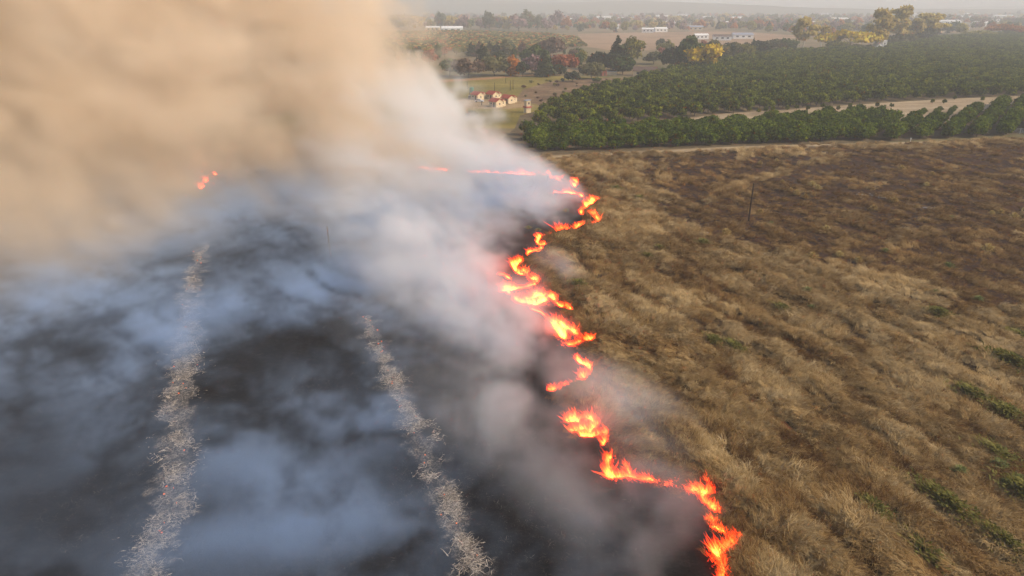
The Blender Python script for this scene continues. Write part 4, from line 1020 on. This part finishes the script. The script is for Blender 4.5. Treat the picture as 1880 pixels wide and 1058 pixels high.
# white ash litter lines in the dark field
m = plain('white_ash', (0.55, 0.52, 0.50), 0.95, 0.3, 3)
def litter(a0, b0, a1, b1, n, seed, lab):
    rg2 = np.random.default_rng(seed); mb = MB()
    x0, y0 = at(a0, b0)
    for i in range(n):
        t = rg2.random(); x, y = at(a0 + (a1 - a0) * t + rg2.normal(0, 2), b0 + (b1 - b0) * t + rg2.normal(0, 1.2)); z = float(gz(x, y)[0]) + 0.06
        L = rg2.uniform(0.1, 0.42); a = rg2.normal(ROW, 0.6); c_, s_ = math.cos(a), math.sin(a); w = rg2.uniform(0.05, 0.13)
        P_ = [(-L, -w * .4, 0), (-L * .2, -w, 0), (L, -w * .3, 0), (L * .6, w, 0), (-L * .5, w * .8, 0), (0, 0, rg2.uniform(0.06, 0.14))]
        mb.add([(x - x0 + p[0] * c_ - p[1] * s_, y - y0 + p[0] * s_ + p[1] * c_, z + p[2]) for p in P_], [(0, 1, 5), (1, 2, 5), (2, 3, 5), (3, 4, 5), (4, 0, 5)])
    o = mb.build('ash_litter', m); o.location = (x0, y0, 0); tag(o, lab, 'ash', 'white ash in the dark field', 'stuff')
litter(1262, 425, 1300, 432, 36, 1, 'short streak of white ash near the lone pole')
litter(1385, 465, 1448, 492, 60, 2, 'longest streak of white ash below the lone pole')
litter(1572, 358, 1635, 368, 30, 3, 'white ash flecks in the upper dark field')
litter(1660, 378, 1712, 386, 34, 4, 'white ash streak among the yellow shrubs of the dark field')
litter(1468, 335, 1510, 348, 22, 5, 'white ash flecks beside the dry shrubs near the pole')

# ------------------------------------------------------------------ smoke
def smoke_mat(name, col, dens=1.0, aniso=0.15, absorb=None):
    m, nt, out = newmat(name)
    v = nt.nodes.new('ShaderNodeVolumePrincipled')
    v.inputs['Color'].default_value = (*col, 1); v.inputs['Anisotropy'].default_value = aniso
    v.inputs['Density'].default_value = dens; v.inputs['Density Attribute'].default_value = 'density'
    if absorb: v.inputs['Absorption Color'].default_value = (*absorb, 1)
    nt.links.new(v.outputs[0], out.inputs['Volume']); return m
def volume_object(name, lo, hi, vox, func, mat, label):
    n = [int(round((hi[i] - lo[i]) / vox)) + 1 for i in range(3)]
    ax = [np.linspace(lo[i], hi[i], n[i]) for i in range(3)]
    Zg, Yg, Xg = np.meshgrid(ax[2], ax[1], ax[0], indexing='ij')
    d = np.clip(func(Xg.ravel(), Yg.ravel(), Zg.ravel()), 0, None).astype(np.float32)
    d[d < 0.0025] = 0.0                                  # clear air between the wisps
    me = bpy.data.meshes.new(name); me.vertices.add(len(d))
    attr(me, 'dens', d)
    o = link(name, me)
    ng = bpy.data.node_groups.new(name, 'GeometryNodeTree')
    ng.interface.new_socket('Geometry', in_out='INPUT', socket_type='NodeSocketGeometry')
    ng.interface.new_socket('Geometry', in_out='OUTPUT', socket_type='NodeSocketGeometry')
    gi = ng.nodes.new('NodeGroupInput'); go = ng.nodes.new('NodeGroupOutput'); L = ng.links.new
    vc = ng.nodes.new('GeometryNodeVolumeCube')
    vc.inputs['Min'].default_value = lo; vc.inputs['Max'].default_value = hi
    for k_, q in zip(('Resolution X', 'Resolution Y', 'Resolution Z'), n): vc.inputs[k_].default_value = q
    ps = ng.nodes.new('GeometryNodeInputPosition')
    sub = ng.nodes.new('ShaderNodeVectorMath'); sub.operation = 'SUBTRACT'; sub.inputs[1].default_value = lo
    div = ng.nodes.new('ShaderNodeVectorMath'); div.operation = 'DIVIDE'; div.inputs[1].default_value = [(hi[i] - lo[i]) / (n[i] - 1) for i in range(3)]
    ad = ng.nodes.new('ShaderNodeVectorMath'); ad.operation = 'ADD'; ad.inputs[1].default_value = (0.5, 0.5, 0.5)
    fl = ng.nodes.new('ShaderNodeVectorMath'); fl.operation = 'FLOOR'
    sp = ng.nodes.new('ShaderNodeSeparateXYZ')
    L(ps.outputs[0], sub.inputs[0]); L(sub.outputs[0], div.inputs[0]); L(div.outputs[0], ad.inputs[0]); L(ad.outputs[0], fl.inputs[0]); L(fl.outputs[0], sp.inputs[0])
    m1 = ng.nodes.new('ShaderNodeMath'); m1.operation = 'MULTIPLY_ADD'; m1.inputs[1].default_value = n[1]
    L(sp.outputs[2], m1.inputs[0]); L(sp.outputs[1], m1.inputs[2])
    m2 = ng.nodes.new('ShaderNodeMath'); m2.operation = 'MULTIPLY_ADD'; m2.inputs[1].default_value = n[0]
    L(m1.outputs[0], m2.inputs[0]); L(sp.outputs[0], m2.inputs[2])
    si = ng.nodes.new('GeometryNodeSampleIndex'); si.data_type = 'FLOAT'; si.domain = 'POINT'
    na = ng.nodes.new('GeometryNodeInputNamedAttribute'); na.data_type = 'FLOAT'; na.inputs['Name'].default_value = 'dens'
    L(gi.outputs[0], si.inputs['Geometry']); L(na.outputs['Attribute'], si.inputs['Value']); L(m2.outputs[0], si.inputs['Index'])
    L(si.outputs[0], vc.inputs['Density'])
    sm = ng.nodes.new('GeometryNodeSetMaterial'); sm.inputs['Material'].default_value = mat
    L(vc.outputs[0], sm.inputs[0]); L(sm.outputs[0], go.inputs[0])
    md = o.modifiers.new('smoke', 'NODES'); md.node_group = ng
    return tag(o, label, 'smoke', None, 'stuff')

# x of the fire line at distance y
_o = np.argsort([p[1] for p in FIRE_W[:39]])
FLY = np.array([p[1] for p in FIRE_W[:39]])[_o]; FLX = np.array([p[0] for p in FIRE_W[:39]])[_o]
ky = np.linspace(38, 190, 40)
kx = np.array([np.mean([np.interp(y + q, FLY, FLX) for q in (-4, -2, 0, 2, 4)]) for y in ky])
def fline(y): return np.interp(y, ky, kx)

def billow3(x, y, z, o, sd, g=0.55):
    """puffy noise: rounded lobes with sharp creases, 0..1"""
    t = 0; a = 1; n = 0
    for k in range(o):
        t = t + a * np.abs(2 * noise3(x * 2 ** k + 13.7 * k, y * 2 ** k + 7.9 * k, z * 2 ** k + 3.1 * k, sd + k) - 1); n += a; a *= g
    return np.clip(t / n * 1.55, 0, 1)
# metres inside the burnt edge, on a one metre grid
GX, GY = np.meshgrid(np.linspace(-210, 50, 261), np.linspace(20, 250, 231))
SG = np.where(inside(BURN_POLY, GX, GY), 1, -1) * dist_fire(GX, GY)
def burnt_in(x, y):
    return SG[np.clip(np.round(y - 20).astype(int), 0, 230), np.clip(np.round(x + 210).astype(int), 0, 260)]
def column(x, y, z, tan):
    w = 17.0
    nx_ = x / 20; ny_ = y / 20; nz_ = z / 20
    qx = x + (fbm3(nx_, ny_, nz_, 3, 400) - 0.5) * w; qy = y + (fbm3(nx_, ny_, nz_, 3, 410) - 0.5) * w; qz = z + (fbm3(nx_, ny_, nz_, 3, 420) - 0.5) * w
    bil = fbm3(qx / 32, qy / 32, qz / 26, 3, 430, 0.5)
    puf = billow3((qx + 0.5 * qz) / 13, qy / 13, qz / 12, 4, 435, 0.66)
    xe = 12 - 1.60 * z + 0.012 * z * z                               # the column leans away with height
    yf = np.interp(x, [-200, -110, -80, -65, -50, -36, -20, 5, 20], [20, 32, 46, 68, 100, 124, 137, 146, 160]) - 0.1 * z
    s1 = (xe - x) + 26 * (bil - 0.5) + 20 * (puf - 0.45)
    s2 = (y - yf) + 34 * (bil - 0.5) + 18 * (puf - 0.45)
    e = sstep(0, 5, s1) * sstep(0, np.interp(x, [-60, -20], [85, 24]), s2) * sstep(238, 205, qy) * sstep(88, 70, z) * sstep(-1.5, 3.0, z + 1.5 * (burnt_in(x, y) > 0))
    e = e * np.where(z < 12, sstep(-1.0, 4.0, burnt_in(x, y) + 0.35 * z + np.where(y > 175, 12, 0)), 1)
    wt = sstep(15, 24, s1) * np.maximum(sstep(10, 20, s2), sstep(-34, -46, x + 14 * (bil - 0.5)))
    wt = np.maximum(wt, sstep(22, 34, z + 20 * (bil - 0.5)))
    d = e * (0.012 + 0.080 * sstep(0.34, 0.68, 0.45 * bil + 0.55 * puf) ** 1.2) * (0.8 + 0.4 * sstep(0, 40, s1))
    d = d * np.where(x < -38, 0.30 + 0.70 * sstep(10, 95, s2), 1.0)
    return d * wt * 0.95 if tan else d * (1 - wt) * 1.25
def blob(px_, py_, r, zc, zr):
    bx, by = at(px_, py_); return bx, by, r, zc, zr
THICK = [blob(300, 600, 9, 4, 6), blob(250, 710, 8, 4, 5), blob(640, 770, 6, 3, 4), blob(480, 560, 8, 4, 5), blob(640, 1010, 3.5, 2, 3), blob(420, 860, 5, 3, 4), blob(560, 930, 5, 3, 4), blob(500, 1000, 4, 3, 4), blob(370, 1040, 3, 3, 4), blob(700, 690, 5, 3, 4),
         blob(200, 620, 10, 5, 6), blob(120, 560, 14, 6, 7), blob(20, 1040, 4, 3, 4), blob(620, 560, 9, 4, 6), blob(190, 800, 6, 3, 4), blob(780, 1010, 3, 2, 3)]
THIN = [blob(603, 455, 6, 3, 8), blob(400, 500, 9, 3, 8), blob(440, 520, 8, 3, 8), blob(610, 670, 7, 3, 8), blob(765, 680, 7, 3, 8), blob(910, 440, 11, 3, 8), blob(860, 425, 9, 3, 8), blob(960, 470, 6, 3, 6), blob(950, 950, 8, 3, 7), blob(920, 880, 6, 3, 6), blob(60, 850, 10, 3, 8), blob(430, 730, 6, 3, 6), blob(500, 820, 4, 3, 5), blob(150, 930, 9, 3, 6), blob(760, 860, 5, 3, 5), blob(1030, 1040, 5, 3, 5), blob(580, 480, 8, 3, 8), blob(190, 660, 8, 3, 6), blob(830, 740, 5, 3, 5), blob(540, 640, 4, 3, 5)]
def low_smoke(x, y, z, fresh):
    w = 7.0
    sx = x + 0.8 * z                                              # everything leans down wind
    n1 = fbm3(sx / 8, y / 8, z / 7, 3, 440); n2 = fbm3(sx / 8, y / 8, z / 7, 3, 450)
    qx = sx + (n1 - 0.5) * w * 1.6; qy = y + (n2 - 0.5) * w * 1.6
    puf = billow3(qx / 7.5, qy / 7.0, z / 6.0, 4, 460, 0.66)
    big = fbm3(qx / 21, qy / 17, z / 14, 3, 470, 0.55)
    n3 = 0.5 * puf + 0.5 * big
    inb = burnt_in(qx, qy)
    tn = np.zeros_like(x); th = np.zeros_like(x)
    for bx, by, r, zc, zr in THIN: tn = np.maximum(tn, np.exp(-((qx - bx) ** 2 + (qy - by) ** 2) / r ** 2))
    if fresh:
        # the bank of grey smoke the flames feed: it starts at the fire and rises down wind
        top = (1.5 + 0.62 * np.clip(inb, 0, 18)) * (0.5 + 0.011 * np.clip(y - 40, 0, 90)) + 2
        reach = np.interp(y, [40, 60, 80, 110, 150], [9, 13, 20, 26, 30])
        body = sstep(0.2, 3.5, inb) * sstep(reach * 1.25, reach * 0.35, inb) * sstep(1.15, 0.55, z / top)
        amp = np.interp(y, [40, 52, 62, 80, 100, 130, 160], [0.05, 0.055, 0.085, 0.12, 0.11, 0.10, 0.05])
        d = body * amp * (0.10 + 1.6 * sstep(0.36, 0.60, n3) ** 1.2) * (1 - 0.75 * tn)
        veil = 0.0
        for a, b, r in ((1165, 775, 4.5), (1115, 735, 4.0), (1200, 835, 3.5), (1040, 525, 3.0), (1090, 770, 3)):
            bx, by = at(a, b); veil = veil + 0.10 * np.exp(-((qx - bx) ** 2 + (qy - by) ** 2) / r ** 2 - ((z - 2) / 2.6) ** 2) * sstep(0.30, 0.62, n3)
        return d * sstep(186, 170, y) * sstep(30, 40, y) + veil
    for bx, by, r, zc, zr in THICK: th += np.exp(-((qx - bx) ** 2 + (qy - by) ** 2) / r ** 2)
    a_, b_ = sx * 0.8 + y * 0.6, -sx * 0.6 + y * 0.8                # wisps drawn out by the wind
    v1 = fbm3(a_ / 9, b_ / 6, z / 5, 3, 480); v2 = fbm3(a_ / 9, b_ / 6, z / 5, 3, 490)
    wsp = billow3((a_ + (v1 - 0.5) * 11) / 6.5, (b_ + (v2 - 0.5) * 11) / 3.8, (z + (v1 - 0.5) * 3) / 4.2, 4, 500, 0.66)
    n4 = 0.55 * wsp + 0.45 * big
    hl = 2.2 + 0.032 * np.clip(y - 40, 0, 130)
    vert = np.exp(-(z / hl) ** 2)
    area = sstep(2.0, 12.0, inb) * sstep(178, 150, y) * sstep(30, 40, y)
    base = 0.044 + 0.075 * np.clip(th, 0, 1.4) + 0.026 * sstep(85, 150, y)
    return base * (1 - 0.72 * tn) * (0.20 + 1.9 * sstep(0.36, 0.60, n4) ** 1.4) * vert * area
volume_object('smoke_plume', (-200, 50, 0), (20, 240, 88), 1.5, lambda x, y, z: column(x, y, z, True), smoke_mat('tan_smoke', (1.0, 0.85, 0.675), 0.9, 0.0), 'thick tan smoke plume towering over the far edge of the burnt field')
volume_object('white_smoke', (-130, 95, 0), (48, 240, 88), 1.2, lambda x, y, z: column(x, y, z, False), smoke_mat('white_smoke', (0.985, 0.975, 0.97), 1.0, 0.0), 'billowing white smoke column leaning over the far flames')
volume_object('ground_smoke', (-125, 30, 0), (22, 180, 13), 0.62, lambda x, y, z: low_smoke(x, y, z, False), smoke_mat('blue_grey_smoke', (0.56, 0.73, 1.0), 1.0, 0.0), 'thin blue grey smoke drifting low over the burnt field')
volume_object('fresh_smoke', (-50, 30, 0), (36, 188, 26), 0.8, lambda x, y, z: low_smoke(x, y, z, True), smoke_mat('fresh_smoke', (0.93, 0.93, 0.95), 1.0, 0.0), 'pale grey smoke bank rising just behind the flames')

# ------------------------------------------------------------------ air
m, nt, out = newmat('haze_air')
v = nt.nodes.new('ShaderNodeVolumePrincipled'); v.inputs['Color'].default_value = (0.97, 0.97, 0.97, 1); v.inputs['Density'].default_value = 0.00035; v.inputs['Anisotropy'].default_value = 0.0
v.inputs['Density Attribute'].default_value = ''
nt.links.new(v.outputs[0], out.inputs['Volume'])
hz = MB().box(-7500, 7500, -320, 7000, -14, 130).build('haze', m)
tag(hz, 'pale warm haze filling the air over the whole land', 'haze', None, 'stuff')
